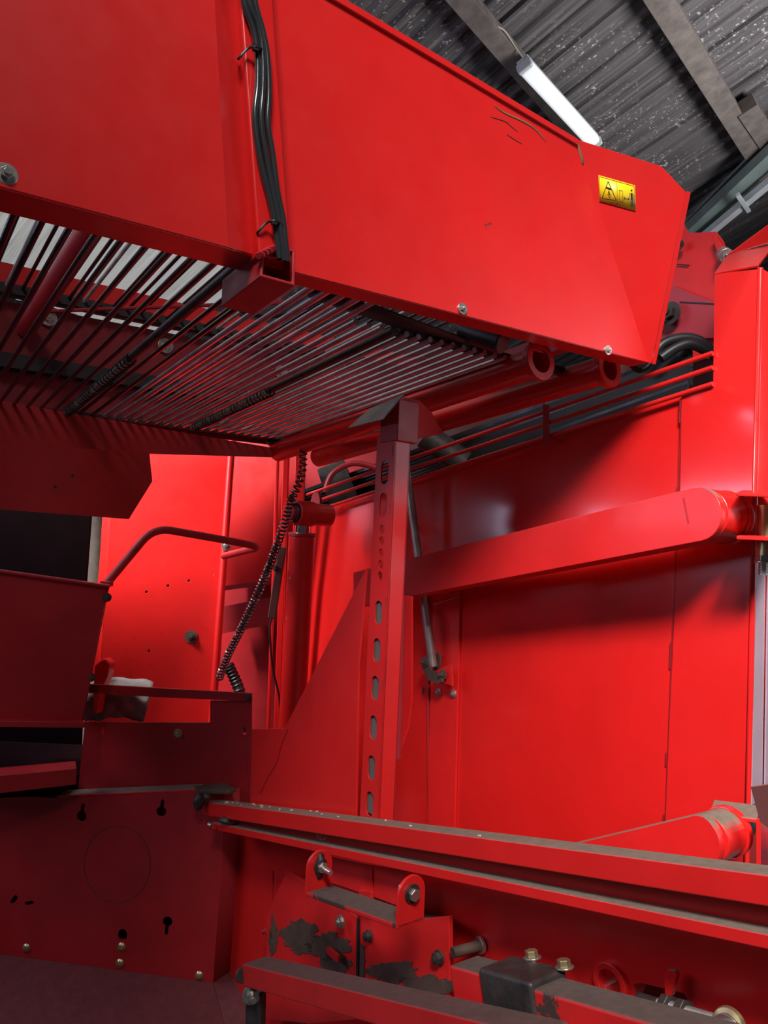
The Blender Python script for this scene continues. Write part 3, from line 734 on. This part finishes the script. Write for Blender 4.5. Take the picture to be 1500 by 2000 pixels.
plate('foot_plate', pb.off(-.02), [(846, 1312), (882, 1296), (884, 1340), (862, 1334), (846, 1325)], .006, RED, br_)
bolt(br_, pb.off(.003).hit(829, 1294), nW, .009, m=RUST, stud=.008); bolt(br_, pb.off(-.01).hit(865, 1318), nW, .010, m=RUST, stud=.01)

# ================================================================== HYDRAULIC CYLINDER
t = thing('hydraulic_cylinder', 'red upright hydraulic cylinder left of the slotted post', 'hydraulic cylinder', P(572, 1440, 2.75))
a, b = P(590, 1047, 2.72), P(568, 1460, 2.75)
G().cyl(a, b, .0485, 36).out('barrel', REDG, t, bevel=.003)
dd = (a-b).normalized()
G().cyl(a, a+dd*.012, .051, 36).out('gland_ring', REDM, t, bevel=.002)
G().cyl(a, a+dd*.045, .028, 24).out('piston_rod', mat('chrome', (.8, .8, .8), .12, metal=1, var=.02), t)
hc = P(594, 1003, 2.66)
G().cyl(hc+nW*.035, hc-nW*.035, .045, 28).out('clevis_eye', RED, t, bevel=.004)
G().box(P(592, 1026, 2.72), la_, up_in, nW, .02, .018, .02).out('clevis_neck', RED, t, bevel=.004)
G().cyl(hc+nW*.06, hc-nW*.02, .027, 22).out('eye_pin', REDM, t, bevel=.003); G().torus(hc+nW*.04, nW, .031, .006).out('retaining_ring', BLACK, t)
pv = thing('cylinder_mount', 'red ear and tube stub that hold the top of the hydraulic cylinder', 'bracket', P(620, 1000, 2.8))
G().cyl(hc-nW*.035, hc-nW*.11, .04, 26).out('tube_stub', REDG, pv, bevel=.003)
g = G().prism(ring(P(615, 985, 2.86), UP, la_, .05, 16, sx=.7), -nW*.012); g.out('round_ear', REDM, pv, bevel=.002)

# ================================================================== LEFT BACKGROUND
PGd = plane3(P(300, 900, 3.3), P(450, 900, 3.35), P(300, 1300, 3.15))
t = thing('drilled_guard', 'tall red guard panel with small drilled holes, lit from the left', 'machine panel', PGd.hit(300, 1350))
left = [(222, 840), (218, 1000), (212, 1100), (203, 1200), (198, 1280), (190, 1420)]
hs_ = [PGd.circle(x, y, .0055, 10) for x, y in ((286, 1156), (328, 1144), (369, 1134), (416, 1121), (291, 1271), (379, 1257))]
plate('sheet', PGd, [(222, 840), (452, 840), (445, 1000), (430, 1200), (415, 1420), (400, 1880), (185, 1880), (190, 1420), (198, 1280), (203, 1200), (212, 1100), (218, 1000)], .006, REDG, t, holes=hs_)
g = G(); ed = [PGd.hit(*p) for p in left]
V = []; Fq = []
for p in ed: V += [p, p-ray(0,1000).normalized()*0+Vector((-.02, .03, 0)), p+Vector((-.05, .03, 0))]
for i in range(len(ed)-1): Fq += [(3*i, 3*i+1, 3*i+4, 3*i+3), (3*i+1, 3*i+2, 3*i+5, 3*i+4)]
obj('rolled_edge', V, Fq, REDG, t, solid=.004, bevel=.003)
G().cyl(PGd.off(.02).hit(455, 840), PGd.off(.02).hit(413, 1425), .016, 18).out('edge_tube', REDG, t)
bolt(t, PGd.off(.003).hit(373, 1243), PGd.n, .016, m=RUST); bolt(t, P(442, 1066, 3.2), Vector((0, -1, 0)), .012, m=STEEL)
t = thing('rear_panel', 'shadowed red panel between the drilled guard panel and the uprights', 'machine panel', P(500, 1300, 3.7))
pr = plane3(P(450, 900, 3.7), P(560, 900, 3.6), P(450, 1300, 3.7))
plate('upper_sheet', pr, [(430, 840), (760, 860), (760, 1130), (425, 1145)], .006, RED, t)
plate('middle_sheet', pr.off(-.15), [(400, 1120), (760, 1100), (760, 1700), (380, 1700)], .006, REDM, t)
G().beam(pr.off(.02).hit(430, 1212), pr.off(.02).hit(545, 1190), UP, .13, .01).out('shelf_face', REDM, t)
G().beam(pr.off(.05).hit(430, 1150), pr.off(.05).hit(545, 1135), UP, .02, .06).out('shelf_lip', REDM, t)
for k, (x, w_, m, lab) in enumerate(((541, .008, RED, 'thin red upright left of the hydraulic cylinder'), (558, .016, REDG, 'middle red upright behind the coiled cable'), (586, .026, REDG, 'broad red upright directly behind the hydraulic cylinder'))):
    a, b = P(x+2, 880, 3.2-.05*k), P(x-18, 1450, 3.2-.05*k)
    G().beam(a, b, Vector((1, 0, 0)), w_*1.6, .03).out('upright_bar', m, label=lab, cat='bar', bevel=.004)
# pale background post
G().cyl(P(187, 950, 4.2), P(160, 1660, 4.2), .045, 20).out('timber_post', PALE, label='pale weathered post seen through the gap at left', cat='post')

# coil cable
cp = smooth_path([P(*p) for p in ((592, 880, 2.62), (588, 930, 2.62), (566, 985, 2.62), (546, 1050, 2.64), (518, 1125, 2.7), (480, 1210, 2.75), (446, 1278, 2.8), (428, 1325, 2.84))])
r_ = lambda t_: .013-.0*t_
def warp(k): return k
hx = helix(cp[:int(len(cp)*.28)], .013, 9, 10)+helix(cp[int(len(cp)*.28)-1:], .0135, 56, 10)
G().path(hx, .0034, 6).out('coiled_cable', CABLE, label='black spiral cable hanging in a slanting curve left of the cylinder', cat='cable')
# pendant control
t = thing('pendant_switch', 'slim dark brown switch box hanging beside the spiral cable', 'switch box', P(541, 1140, 2.85))
a, b = P(552, 1068, 2.85), P(531, 1208, 2.85)
G().beam(a, b, Vector((1, 0, 0)), .03, .025).out('casing', DARKPL, t, bevel=.004)
G().cyl(P(541, 1110, 2.84), P(535, 1110, 2.83), .01, 12).out('button', BLACK, t)
G().path(smooth_path([P(531, 1208, 2.85), P(527, 1230, 2.85), P(532, 1300, 2.85), P(545, 1360, 2.85), P(548, 1410, 2.85)]), .004, 8).out('lead', BLACK, t)
# corrugated hose
hp = smooth_path([P(446, 1300, 3.2), P(458, 1325, 3.2), P(470, 1360, 3.18), P(476, 1430, 3.16)]); g = G().path(hp, .022, 12)
for p, q in zip(hp[::2], hp[1::2]): g.torus(p, (q-p).normalized(), .021, .005, 14, 6)
g.out('ribbed_hose', BLACK, label='black ribbed hose behind the strap at the foot of the coiled cable', cat='hose')
# handrail
pts = [P(208, 1140, 2.42), P(300, 1030, 2.5), P(425, 1052, 2.6), P(510, 1068, 2.7), P(437, 1086, 2.95)]
G().path(fillet(pts, .06), .0135, 16).out('handrail', REDM, label='bent dark red tube handrail above the dark hopper', cat='handrail')
# cloth sack
V = []; Fq = []; nx, ny = 24, 12
for j in range(ny+1):
    for i in range(nx+1):
        u, v = i/nx, j/ny; x = 150+u*(150-30*v)+10*v; y = 1335+v*78-12*math.sin(u*3)
        z = 2.72+.04*noise.noise(Vector((u*4, v*4, 0)))-.05*math.sin(v*3.14); V.append(P(x, y+6*noise.noise(Vector((u*5, v*3, 3))), z))
for j in range(ny):
    for i in range(nx): a = j*(nx+1)+i; Fq.append((a, a+1, a+nx+2, a+nx+1))
obj('grey_sack', V, Fq, CLOTH, solid=.004, smooth=80, label='crumpled pale grey sack lying behind the red strap', cat='sack')
# pink-red casting
g = G().prism([P(178, 1395, 2.62), P(183, 1300, 2.62), P(202, 1285, 2.62), (P(214, 1296, 2.62)), P(210, 1320, 2.62), P(196, 1350, 2.62), P(188, 1395, 2.62)], Vector((.01, .04, 0)))
g.out('cast_lever', REDG, label='bright red cast lever end between hopper and guard panel', cat='lever', bevel=.008)

# hopper & hood
PH = plane3(P(0, 1115, 2.18), P(212, 1145, 2.28), P(0, 1400, 2.2))
t = thing('hopper', 'dark red tapered sheet-metal hopper at the left edge', 'hopper', PH.hit(80, 1400))
G().prism(PH.px([(-300, 1075), (212, 1147), (160, 1412), (-300, 1400)]), -PH.n*.005).out('front_sheet', REDM, t, bevel=.001)
a, b = PH.hit(-300, 1073), PH.hit(212, 1145)
G().beam(a, b+Vector((.005, 0, 0)), PH.n, .02, .008).out('top_lip', REDM, t, bevel=.002)
q1, q2_ = PH.hit(212, 1147), PH.hit(160, 1412)
G().add([q1, q2_, q2_+Vector((-.35, .4, 0)), q1+Vector((-.35, .4, 0))], [(0, 1, 2, 3)]).out('side_sheet', REDM, t, solid=.004)
a, b = PH.off(.012).hit(-300, 1408), PH.off(.012).hit(166, 1414)
G().beam(a, b, UP, .018, .03).out('bottom_lip', REDM, t, bevel=.002)
bolt(t, PH.off(.002).hit(209, 1167), PH.n, .008, m=RUST); bolt(t, P(178, 1323, 2.28), PH.n, .008, m=RUST)
G().box(P(208, 1140, 2.36), Vector((1,0,0)), Vector((0,1,0)), UP, .015, .02, .008).out('rail_foot', REDM, t, bevel=.002)
t = thing('hood_plate', 'dark red hood plate with cut corner hanging above the hopper', 'hood', P(120, 900, 2.25))
PHd = plane3(P(0, 870, 2.12), P(290, 885, 2.45), P(0, 990, 2.12))
plate('sheet', PHd, [(-300, 850), (292, 884), (298, 940), (252, 1014), (-300, 972)], .006, REDM, t)
for x, y in ((108, 951), (142, 929)): G().prism(PHd.off(.001).circle(x, y, .0045, 10), PHd.n*.0005).out('drill_hole', BLACK, t)
t = thing('inner_box', 'interior between hood plate and hopper, its shade painted black', 'machine interior', P(50, 1060, 2.8))
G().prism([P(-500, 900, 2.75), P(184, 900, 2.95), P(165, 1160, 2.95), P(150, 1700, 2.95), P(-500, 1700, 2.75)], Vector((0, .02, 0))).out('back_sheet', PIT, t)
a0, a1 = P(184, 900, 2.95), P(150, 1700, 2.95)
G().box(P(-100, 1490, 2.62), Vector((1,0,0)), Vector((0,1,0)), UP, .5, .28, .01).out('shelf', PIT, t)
# lower beam below hopper
PL = plane3(P(0, 1515, 2.25), P(150, 1500, 2.34), P(0, 1545, 2.25))
t = thing('step_beam', 'short dusty red beam below the hopper at the left edge', 'beam', PL.hit(70, 1530))
G().prism(PL.px([(-250, 1538), (150, 1501), (149, 1532), (-250, 1578)]), -PL.n*.08).out('beam', REDM, t, bevel=.002)

# cover plate, strap
PCv = plane3(P(160, 1410, 2.46), P(490, 1410, 2.42), P(160, 1550, 2.46))
t = thing('cover_plate', 'flat dark red cover plate with one centre bolt above the rail end', 'cover plate', PCv.hit(320, 1540))
hs_ = [slot_loop(PCv.hit(x, y), UP, Vector((1, 0, 0)), .005, .012) for x, y in ((201, 1428), (477, 1428))]
plate('sheet', PCv, [(166, 1410), (410, 1411), (410, 1368), (492, 1368), (491, 1600), (146, 1600)], .005, REDM, t, holes=hs_)
bolt(t, PCv.off(.002).hit(348, 1432), PCv.n, .009, washer=1.6, m=GOLD)
t = thing('flat_strap', 'thin flat red strap bar bolted across above the cover plate', 'strap', P(330, 1352, 2.44))
pst = PCv.off(.012)
plate('bar', pst, [(173, 1336), (330, 1345), (492, 1354), (492, 1370), (330, 1363), (173, 1354)], .008, REDM, t)
for x, y in ((184, 1345), (485, 1362)): bolt(t, pst.off(.002).hit(x, y), PCv.n, .007, m=RUST)

# ================================================================== KEYHOLE PLATE lower-left
PK = plane3(P(0, 1560, 2.42), P(420, 1545, 2.36), P(0, 1870, 2.40))
def keyhole(x, y, r, dx, dy, flip=1):
    c = PK.hit(x, y); e = PK.hit(x+dx, y+dy); u = (e-c).normalized(); v = PK.n.cross(u); L_ = (e-c).length; w_ = r*.36
    pts = []; a0 = math.asin(w_/r)
    for i in range(15):
        a = a0+(2*math.pi-2*a0)*i/14; pts.append(c+u*r*math.cos(a)+v*r*math.sin(a))
    pts += [c+u*(L_-w_)-v*w_, c+u*L_-v*w_*.3, c+u*L_+v*w_*.3, c+u*(L_-w_)+v*w_]
    return pts
hs_ = [keyhole(159, 1594, .017, 4, -25), keyhole(315, 1585, .016, 3, -24), keyhole(327, 1800, .016, -3, 27),
       PK.circle(239, 1826, .0185, 18, sx=.85),
       slot_loop(PK.hit(27, 1757), Vector((.6, 0, .8)), Vector((.8, 0, -.6)), .007, .016), slot_loop(PK.hit(57, 1764), Vector((.96, 0, .25)), Vector((.25, 0, -.96)), .006, .016)]
t = thing('keyhole_plate', 'large dark red plate with keyhole cut-outs and a scribed circle', 'machine panel', PK.hit(200, 1900))
plate('sheet', PK, [(-300, 1576), (0, 1562), (200, 1554), (385, 1545), (436, 1550), (432, 1700), (416, 1920), (0, 1864), (-300, 1824)], .006, REDM, t, holes=hs_, bevel=0)
G().beam(PK.hit(-300, 1574)-PK.n*.03, PK.hit(385, 1544)-PK.n*.03, UP, .006, .06).out('top_lip', REDD, t, bevel=.001)
# scribed circle
c = PK.off(.0005).hit(229, 1688); n_ = 60
pts = [PK.off(.0004).hit(229+64*math.cos(a)+8*math.sin(a), 1688+74*math.sin(a)-10*math.cos(a)) for a in [2*math.pi*i/n_ for i in range(n_+1)]]
G().path(pts, .0011, 5).out('scribed_circle', DARKPL, t)
k0, k1 = PK.hit(-300, 1824), PK.hit(416, 1920)
lw = [P(-300, 1990, 2.12), P(455, 2060, 2.12)]
obj('lower_fold', [k0, k1, lw[1], lw[0]], [(0, 1, 2, 3)], DUST, t, solid=.005, bevel=.002)
for x, y in ((51, 1852), (237, 1850), (234, 1882), (389, 1906)):
    c = PK.off(.001).hit(x, y); g = G().cyl(c, c+PK.n*.005, .0145, 18, r2=.010).cyl(c+PK.n*.005, c+PK.n*.008, .010, 18, r2=.004)
    g.out('dome_bolt', GOLD, t)
# backing so that the holes look into the dark
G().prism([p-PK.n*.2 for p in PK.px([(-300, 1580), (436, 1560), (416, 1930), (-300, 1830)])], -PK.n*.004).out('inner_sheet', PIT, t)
pe = PK.hit(436, 1550); pf = PK.hit(416, 1920)
obj('side_return_lower', [k1, lw[1], lw[1]+Vector((.2, .35, 0)), k1+Vector((.16, .28, 0))], [(0, 1, 2, 3)], DUST, t, solid=.004)
obj('side_return', [pe, PK.hit(432, 1700), pf, pf+Vector((.16, .28, 0)), PK.hit(432, 1700)+Vector((.16, .28, 0)), pe+Vector((.16, .28, 0))], [(0, 1, 4, 5), (1, 2, 3, 4)], REDM, t, solid=.004)

# ================================================================== RAILS
def rail(name, a, b, w_, h_, m, lab, cat='rail', bev=.0025, ext=0):
    d = (b-a).normalized(); g = G(); side_ = (nW-d*nW.dot(d)).normalized(); upv = d.cross(side_); upv = upv if upv.z > 0 else -upv
    # front face centre line given; box goes back from it
    c0, c1 = a-side_*w_/2, b-side_*w_/2
    g.beam(c0, c1, side_, w_, h_); return g.out(name, m, label=lab, cat=cat, bevel=bev, seg=3), d, side_, upv
ra, rb = P(398, 1579, 2.32), P(1580, 1752, .945)
rb = rb+(rb-ra).normalized()*.3
rl, dr, sr, ur = rail('dusty_rail', ra, rb, .05, .04, REDD, 'upper long red square rail with brown dust along its top')
g = G(); 
for i in range(26):
    q = random.random(); c = ra.lerp(rb, .05+.55*q*q)-sr*random.uniform(.008, .042)+ur*.0212
    g.box(c, dr, sr, ur, random.uniform(.001, .004), random.uniform(.001, .0025), .0012)
g.out('straw_crumbs', PALE, kind='stuff', label='pale crumbs scattered on the dusty top of the upper rail', cat='crumbs')
t = thing('ledge_rail', 'second red rail below the first, with a narrow dusty ledge', 'rail', P(900, 1700, 1.45))
sa, sb = P(412, 1613, 2.28), P(1580, 1857, .945)
sb = sb+(sb-sa).normalized()*.3
d2 = (sb-sa).normalized(); s2_ = (nW-d2*nW.dot(d2)).normalized(); u2 = d2.cross(s2_); u2 = u2 if u2.z > 0 else -u2
G().beam(sa-s2_*.0175, sb-s2_*.0175, s2_, .035, .019).out('ledge', REDD, t, bevel=.002)
back = [sa-s2_*.035-u2*.01, sb-s2_*.035-u2*.01, sb-s2_*.035+u2*.05, sa-s2_*.035+u2*.02]
G().prism(back, -s2_*.006).out('web_plate', RED, t, bevel=.001)
g = G()
for i in range(16):
    f_ = .265+.022*random.random(); h0 = random.uniform(.0, .012); c = back[0].lerp(back[1], f_)+u2*(.012+h0)+s2_*.0004
    g.beam(c, c+u2*random.uniform(.004, .011)+d2*random.uniform(-.002, .002), s2_, .0006, random.uniform(.0008, .002))
g.out('rub_mark', PALE, t)
# weld lumps and end tab
t = thing('rail_end_tab', 'dark welded lug on the corner where the upper rail begins', 'lug', P(400, 1545, 2.3))
g = G().prism([P(376, 1541, 2.42), P(385, 1533, 2.5), P(440, 1536, 2.42), P(462, 1547, 2.3), P(450, 1552, 2.28), P(385, 1550, 2.33)], UP*.012); g.out('tab', RUST, t, bevel=.003)
def lump(c, r, name, m, parent, sq=(1, 1, 1)):
    bm = bmesh.new(); bmesh.ops.create_icosphere(bm, subdivisions=3, radius=r)
    V = [Vector((v.co.x*sq[0], v.co.y*sq[1], v.co.z*sq[2]))*(1+.25*noise.noise(v.co*90)) + c for v in bm.verts]; Fq = [tuple(v.index for v in f.verts) for f in bm.faces]; bm.free()
    return obj(name, V, Fq, m, parent, smooth=70)
lump(P(389, 1565, 2.3), .022, 'weld_lump', GREASE, t, (.8, .8, 1.2)); lump(P(404, 1556, 2.28), .012, 'weld_lump', GREASE, t)
lump(P(440, 1602, 2.2), .014, 'weld_lump', GREASE, t, (1.4, 1, .7)); lump(P(409, 1611, 2.24), .008, 'weld_lump', GREY, t)

# ================================================================== LOWER BACK SHEET AND MECHANISM
PS = Plane(P(1000, 1850, 1.49), nW)
t = thing('lower_back_sheet', 'red lower machine sheet behind the rails, with boss ring and slot', 'machine panel', PS.hit(900, 1950))
def rr_(pl_, x0, y0, x1, y1, slope): return [pl_.hit(x0, y0), pl_.hit(x1, y0+(x1-x0)*slope), pl_.hit(x1, y1+(x1-x0)*slope), pl_.hit(x0, y1)]
slot_h = PS.px([(1236, 1922), (1252, 1920), (1335, 1940), (1342, 1950), (1340, 1975), (1325, 1978), (1240, 1955)])
plate('sheet', PS, [(445, 1600), (700, 1640), (1600, 1745), (1700, 2260), (470, 2150), (440, 1900)], .006, RED, t, holes=[slot_h, PS.circle(1197, 1918, .022)])
G().tube_open(PS.hit(1197, 1918)+nW*.012, PS.hit(1197, 1918)-nW*.05, .034, .011).out('boss_ring', RED, t, bevel=.002)
G().beam(PS.off(.001).hit(533, 1700), PS.off(.001).hit(533, 1900), nW, .003, .004).out('seam', REDM, t)
g = G().prism(PS.off(.0).px([(455, 1655), (483, 1640), (530, 1690), (560, 1990), (455, 1990)]), -nW*.001)
# inner dark sheet behind slot
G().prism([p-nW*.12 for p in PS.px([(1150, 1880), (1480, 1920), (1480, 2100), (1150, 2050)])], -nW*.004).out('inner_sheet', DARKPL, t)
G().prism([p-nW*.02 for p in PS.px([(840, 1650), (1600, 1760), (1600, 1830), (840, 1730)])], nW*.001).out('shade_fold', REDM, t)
# hanger rib
plate('small_rib', PS.off(.03), [(1297, 1905), (1304, 1893), (1318, 1896), (1322, 1905), (1312, 1945), (1298, 1955)], .01, REDD, t)
# turnbuckle
t = thing('turnbuckle', 'greasy threaded turnbuckle with eye end in the slot at lower right', 'turnbuckle', P(1330, 1960, 1.25))
a, b = PS.off(.02).hit(1250, 1950), PS.off(.07).hit(1430, 2005); d = (b-a).normalized()
G().cyl(a, b, .009, 16).out('threaded_rod', GREASE, t)
g = G()
for i in range(40): g.torus(a.lerp(b, .25+.7*i/40), d, .009, .0016, 12, 5)
g.out('thread', GREY, t)
for f_ in (.3, .48): G().hexa(a.lerp(b, f_), d, .019, .016).out('lock_nut', GREASE, t, bevel=.002)
G().torus(b-d*.005, (nW+UP*.3).normalized(), .016, .009).out('eye', GOLD, t); bolt(t, b+nW*.012, nW, .012, m=STEEL)

# link plates
P1 = Plane(P(780, 1850, 1.67), nW)
t = thing('link_plate', 'worn red upright link plate with dirt patches and hex bolts', 'link plate', P1.hit(790, 1930))
plate('right_plate', P1, [(703, 1790), (800, 1797), (877, 1790), (879, 2080), (703, 2060)], .012, REDP, t)
plate('left_plate', P1.off(-.015), [(520, 1790), (560, 1700), (592, 1720), (697, 1790), (698, 2010), (520, 1990)], .012, REDP, t)
G().prism([P(838, 1773, 1.72), P(872, 1785, 1.66), P(881, 1793, 1.56), P(790, 1790, 1.66)], -UP*.005).out('top_flange', RUST, t, bevel=.002)
bolt(t, P1.off(.004).hit(720, 1828), nW, .0115, m=GREASE, washer=1.2); bolt(t, P1.off(.004).hit(857, 1870), nW, .0125, m=GREASE, washer=1.2)
bolt(t, P1.off(.004).hit(666, 1800), nW, .0115, m=STEEL, washer=1.35); bolt(t, P1.off(.004).hit(516, 1818), nW, .006, m=REDM)
G().beam(P1.off(.003).hit(700, 1795), P1.off(.003).hit(698, 1930), nW, .004, .008).out('gap_strip', BLACK, t)
a = P1.hit(655, 1862); G().prism(slot_loop(a+nW*.002, la_, UP, .009, .028), nW*.008).out('oval_boss', REDP, t, bevel=.003)
# dirt patches as crusted mud
def patch(cx, cy, rx, ry, sd, plane=P1.off(.0005), m=RUST):
    pts = []
    for i in range(90):
        a = 2*math.pi*i/90; k_ = 1+.45*noise.noise(Vector((math.cos(a)*1.7+sd, math.sin(a)*1.7, sd)))+.22*noise.noise(Vector((math.cos(a)*7, math.sin(a)*7+sd, 1)))+.2*noise.noise(Vector((math.cos(a)*19, math.sin(a)*19+sd, 3)))
        pts.append(plane.hit(cx+rx*k_*math.cos(a), cy+ry*k_*math.sin(a)))
    G().prism(pts, plane.n*.0012).out('mud_patch', m, t)
for q in ((585, 1828, 34, 30, 1, P1.off(-.0145)), (640, 1850, 42, 26, 2, P1.off(-.0145)), (655, 1880, 30, 22, 5, P1.off(-.0145)), (535, 1830, 8, 36, 9, P1.off(-.0145)), (705, 1878, 10, 30, 4, P1.off(.0005)), (770, 1898, 48, 20, 6, P1.off(.0005)), (830, 1925, 52, 20, 8, P1.off(.0005))): patch(*q)

# U bracket
PU1 = Plane(P(720, 1760, 1.42), nW)
t = thing('hinge_bracket', 'red U-shaped hinge bracket hanging under the rails, with big bolts', 'hinge bracket', PU1.hit(700, 1800))
q0_ = P(598, 1742, 1.67); q3_ = P(776, 1806, 1.42); q = [q0_, q0_-nW*.068, q3_-nW*.068, q3_]
dn = UP*-.009
G().prism(q, dn).out('shelf', REDW, t, bevel=.003)
dE = (q[3]-q[0]).normalized(); dW2 = (q[2]-q[3]).normalized()
# right ear
pE = plane3(q[3], q[2], q[3]+UP); e0 = q[3]+UP*-.008; e1 = q[2]+UP*-.008
Rr = (e1-e0).length/2; ec = (e0+e1)/2+UP*.058; hv = (e1-e0).normalized(); hv = Vector((hv.x, hv.y, 0)).normalized()
lp = [e0, e1]+[ec+hv*Rr*math.cos(math.pi*i/12)+UP*Rr*math.sin(math.pi*i/12) for i in range(13)]
G().prism(lp, -pE.n*.007).out('ear', RED, t, bevel=.003)
ax = pE.n; c = ec+UP*.0
G().cyl(c, c+ax*.003, .0185, 24).out('washer', GREASE, t, bevel=.0008); G().hexa(c+ax*.003, ax, .0125, .009).out('hex_bolt', STEEL, t, bevel=.0012)
g = G().hexa(c-ax*.01, -ax, .012, .01); g.cyl(c-ax*.01, c-ax*.035, .007, 12); g.out('nut', STEEL, t, bevel=.001)
off = q[0]-q[3]
g = G().prism([p+off for p in lp], -pE.n*.007); g.out('ear', RED, t, bevel=.003)
c2 = c+off; G().hexa(c2+ax*.004, ax, .013, .012).out('nut', STEEL, t, bevel=.001)
G().cyl(c2+ax*.004, c2+ax*.003, .018, 20).out('washer', GREASE, t)
G().cyl(c2+ax*.01, c2+ax*.045, .0075, 14, r2=.006).out('stud', STEEL, t, bevel=.001)
lump(c2+ax*.0+UP*.0, .026, 'grease_lump', GREASE, t, (.5, .5, 1.1))
# link block between ears
PLk = Plane(P(720, 1720, 1.73), nW)
t = thing('link_block', 'chipped red double link block behind the hinge bracket', 'link block', PLk.hit(715, 1730))
plate('left_link', PLk, [(640, 1672), (727, 1690), (727, 1745), (700, 1742), (640, 1722)], .02, REDP, t)
plate('right_link', PLk, [(730, 1690), (792, 1700), (790, 1775), (730, 1752)], .02, REDP, t)
plate('pin_tab', PLk.off(.01), [(700, 1738), (724, 1742), (724, 1768), (700, 1764)], .01, REDP, t)
# long bolt
a, b = P(884, 1861, 1.52), P(938, 1846, 1.55); d = (b-a).normalized()
t = thing('long_bolt', 'long bolt with bright washer sticking out right of the link plate', 'bolt', a)
G().cyl(a, b, .0105, 16).out('shank', RUST, t); G().cyl(b-d*.004, b+d*.004, .017, 22).out('washer', STEEL, t, bevel=.001); G().cyl(b+d*.004, b+d*.012, .0155, 22).out('cap', BLACK, t, bevel=.002)

# greasy beam with clamp
ga, gb = P(884, 1940, 1.40), P(1560, 2166, .88); d = (gb-ga).normalized(); sg = (nW-d*nW.dot(d)).normalized(); ug = d.cross(sg); ug = ug if ug.z > 0 else -ug
t = thing('drawbar_beam', 'heavy worn red beam with greasy brown top at the bottom right', 'beam', ga)
G().beam(ga-sg*.036, gb-sg*.036, sg, .072, .095).out('beam', REDW, t, bevel=.006, seg=3)
cl = thing('clamp_block', 'dark greasy steel clamp block with two top bolts on the beam', 'clamp', ga.lerp(gb, .22))
c0 = ga.lerp(gb, .14)-sg*.038; c1 = ga.lerp(gb, .345)-sg*.038
G().beam(c0, c1, sg, .088, .118).out('saddle', GREASE, cl, bevel=.008, seg=3)
for xy in ((1040, 1872), (1103, 1891)):
    c = Plane(c0+ug*.059, ug).hit(*xy)
    G().cyl(c, c+ug*.003, .0165, 22).out('washer', STEEL, cl, bevel=.0008); G().hexa(c+ug*.003, ug, .012, .011).out('hex_bolt', GOLD, cl, bevel=.0012)

# front dusty rail
fa, fb = P(474, 1905, 1.85), P(1060, 2062, 1.12)
t = thing('front_rail', 'lower dusty red rail crossing the bottom edge of the view', 'rail', fa)
d = (fb-fa).normalized(); sf = (nW-d*nW.dot(d)).normalized(); uf = d.cross(sf); uf = uf if uf.z > 0 else -uf
G().beam(fa-sf*.035, fb-sf*.035, sf, .07, .05).out('beam', mat('red_paint_dirty_top', (.5, .014, .014), .42, coat=.05, chips=.2, dust=1, dust_col=(.12, .06, .05)), t, bevel=.004, seg=3)
G().cyl(fa-d*.008, fa-d*.0, .018, 20).out('end_bolt', GREASE, t, bevel=.002)
hg = thing('hanger_link', 'grey steel hanger link with bolt under the lower rail end', 'link', P(492, 1960, 1.85))
G().prism([P(480, 1935, 1.86), P(510, 1940, 1.84), P(508, 2060, 1.84), P(478, 2060, 1.86)], Vector((.01, .02, 0))).out('bar', GREASE, hg, bevel=.002)
bolt(hg, P(492, 1942, 1.84), Vector((.3, -1, .1)), .014, m=STEEL, stud=.02)
# bottom filler sheet: inclined lower plate under the link mechanism
t = thing('floor_tray', 'sloping red tray sheet at the very bottom under the lower rail', 'tray', P(700, 2000, 1.7))
G().prism([P(600, 1998, 1.75), P(760, 1985, 1.62), P(1000, 2100, 1.5), P(600, 2100, 1.6)], UP*-.005).out('sheet', RED, t, bevel=.001)

# chassis frame under everything so that the machine stands on the floor
t = thing('machine_chassis', 'dark red chassis frame carrying the machine, below the view', 'chassis', Vector((0, 2.6, 0)))
for x, y in ((-1.6, 2.9), (.2, 2.9), (1.6, 1.9)): G().box(Vector((x, y, .4)), Vector((1,0,0)), Vector((0,1,0)), UP, .06, .06, .4).out('leg', REDM, t)
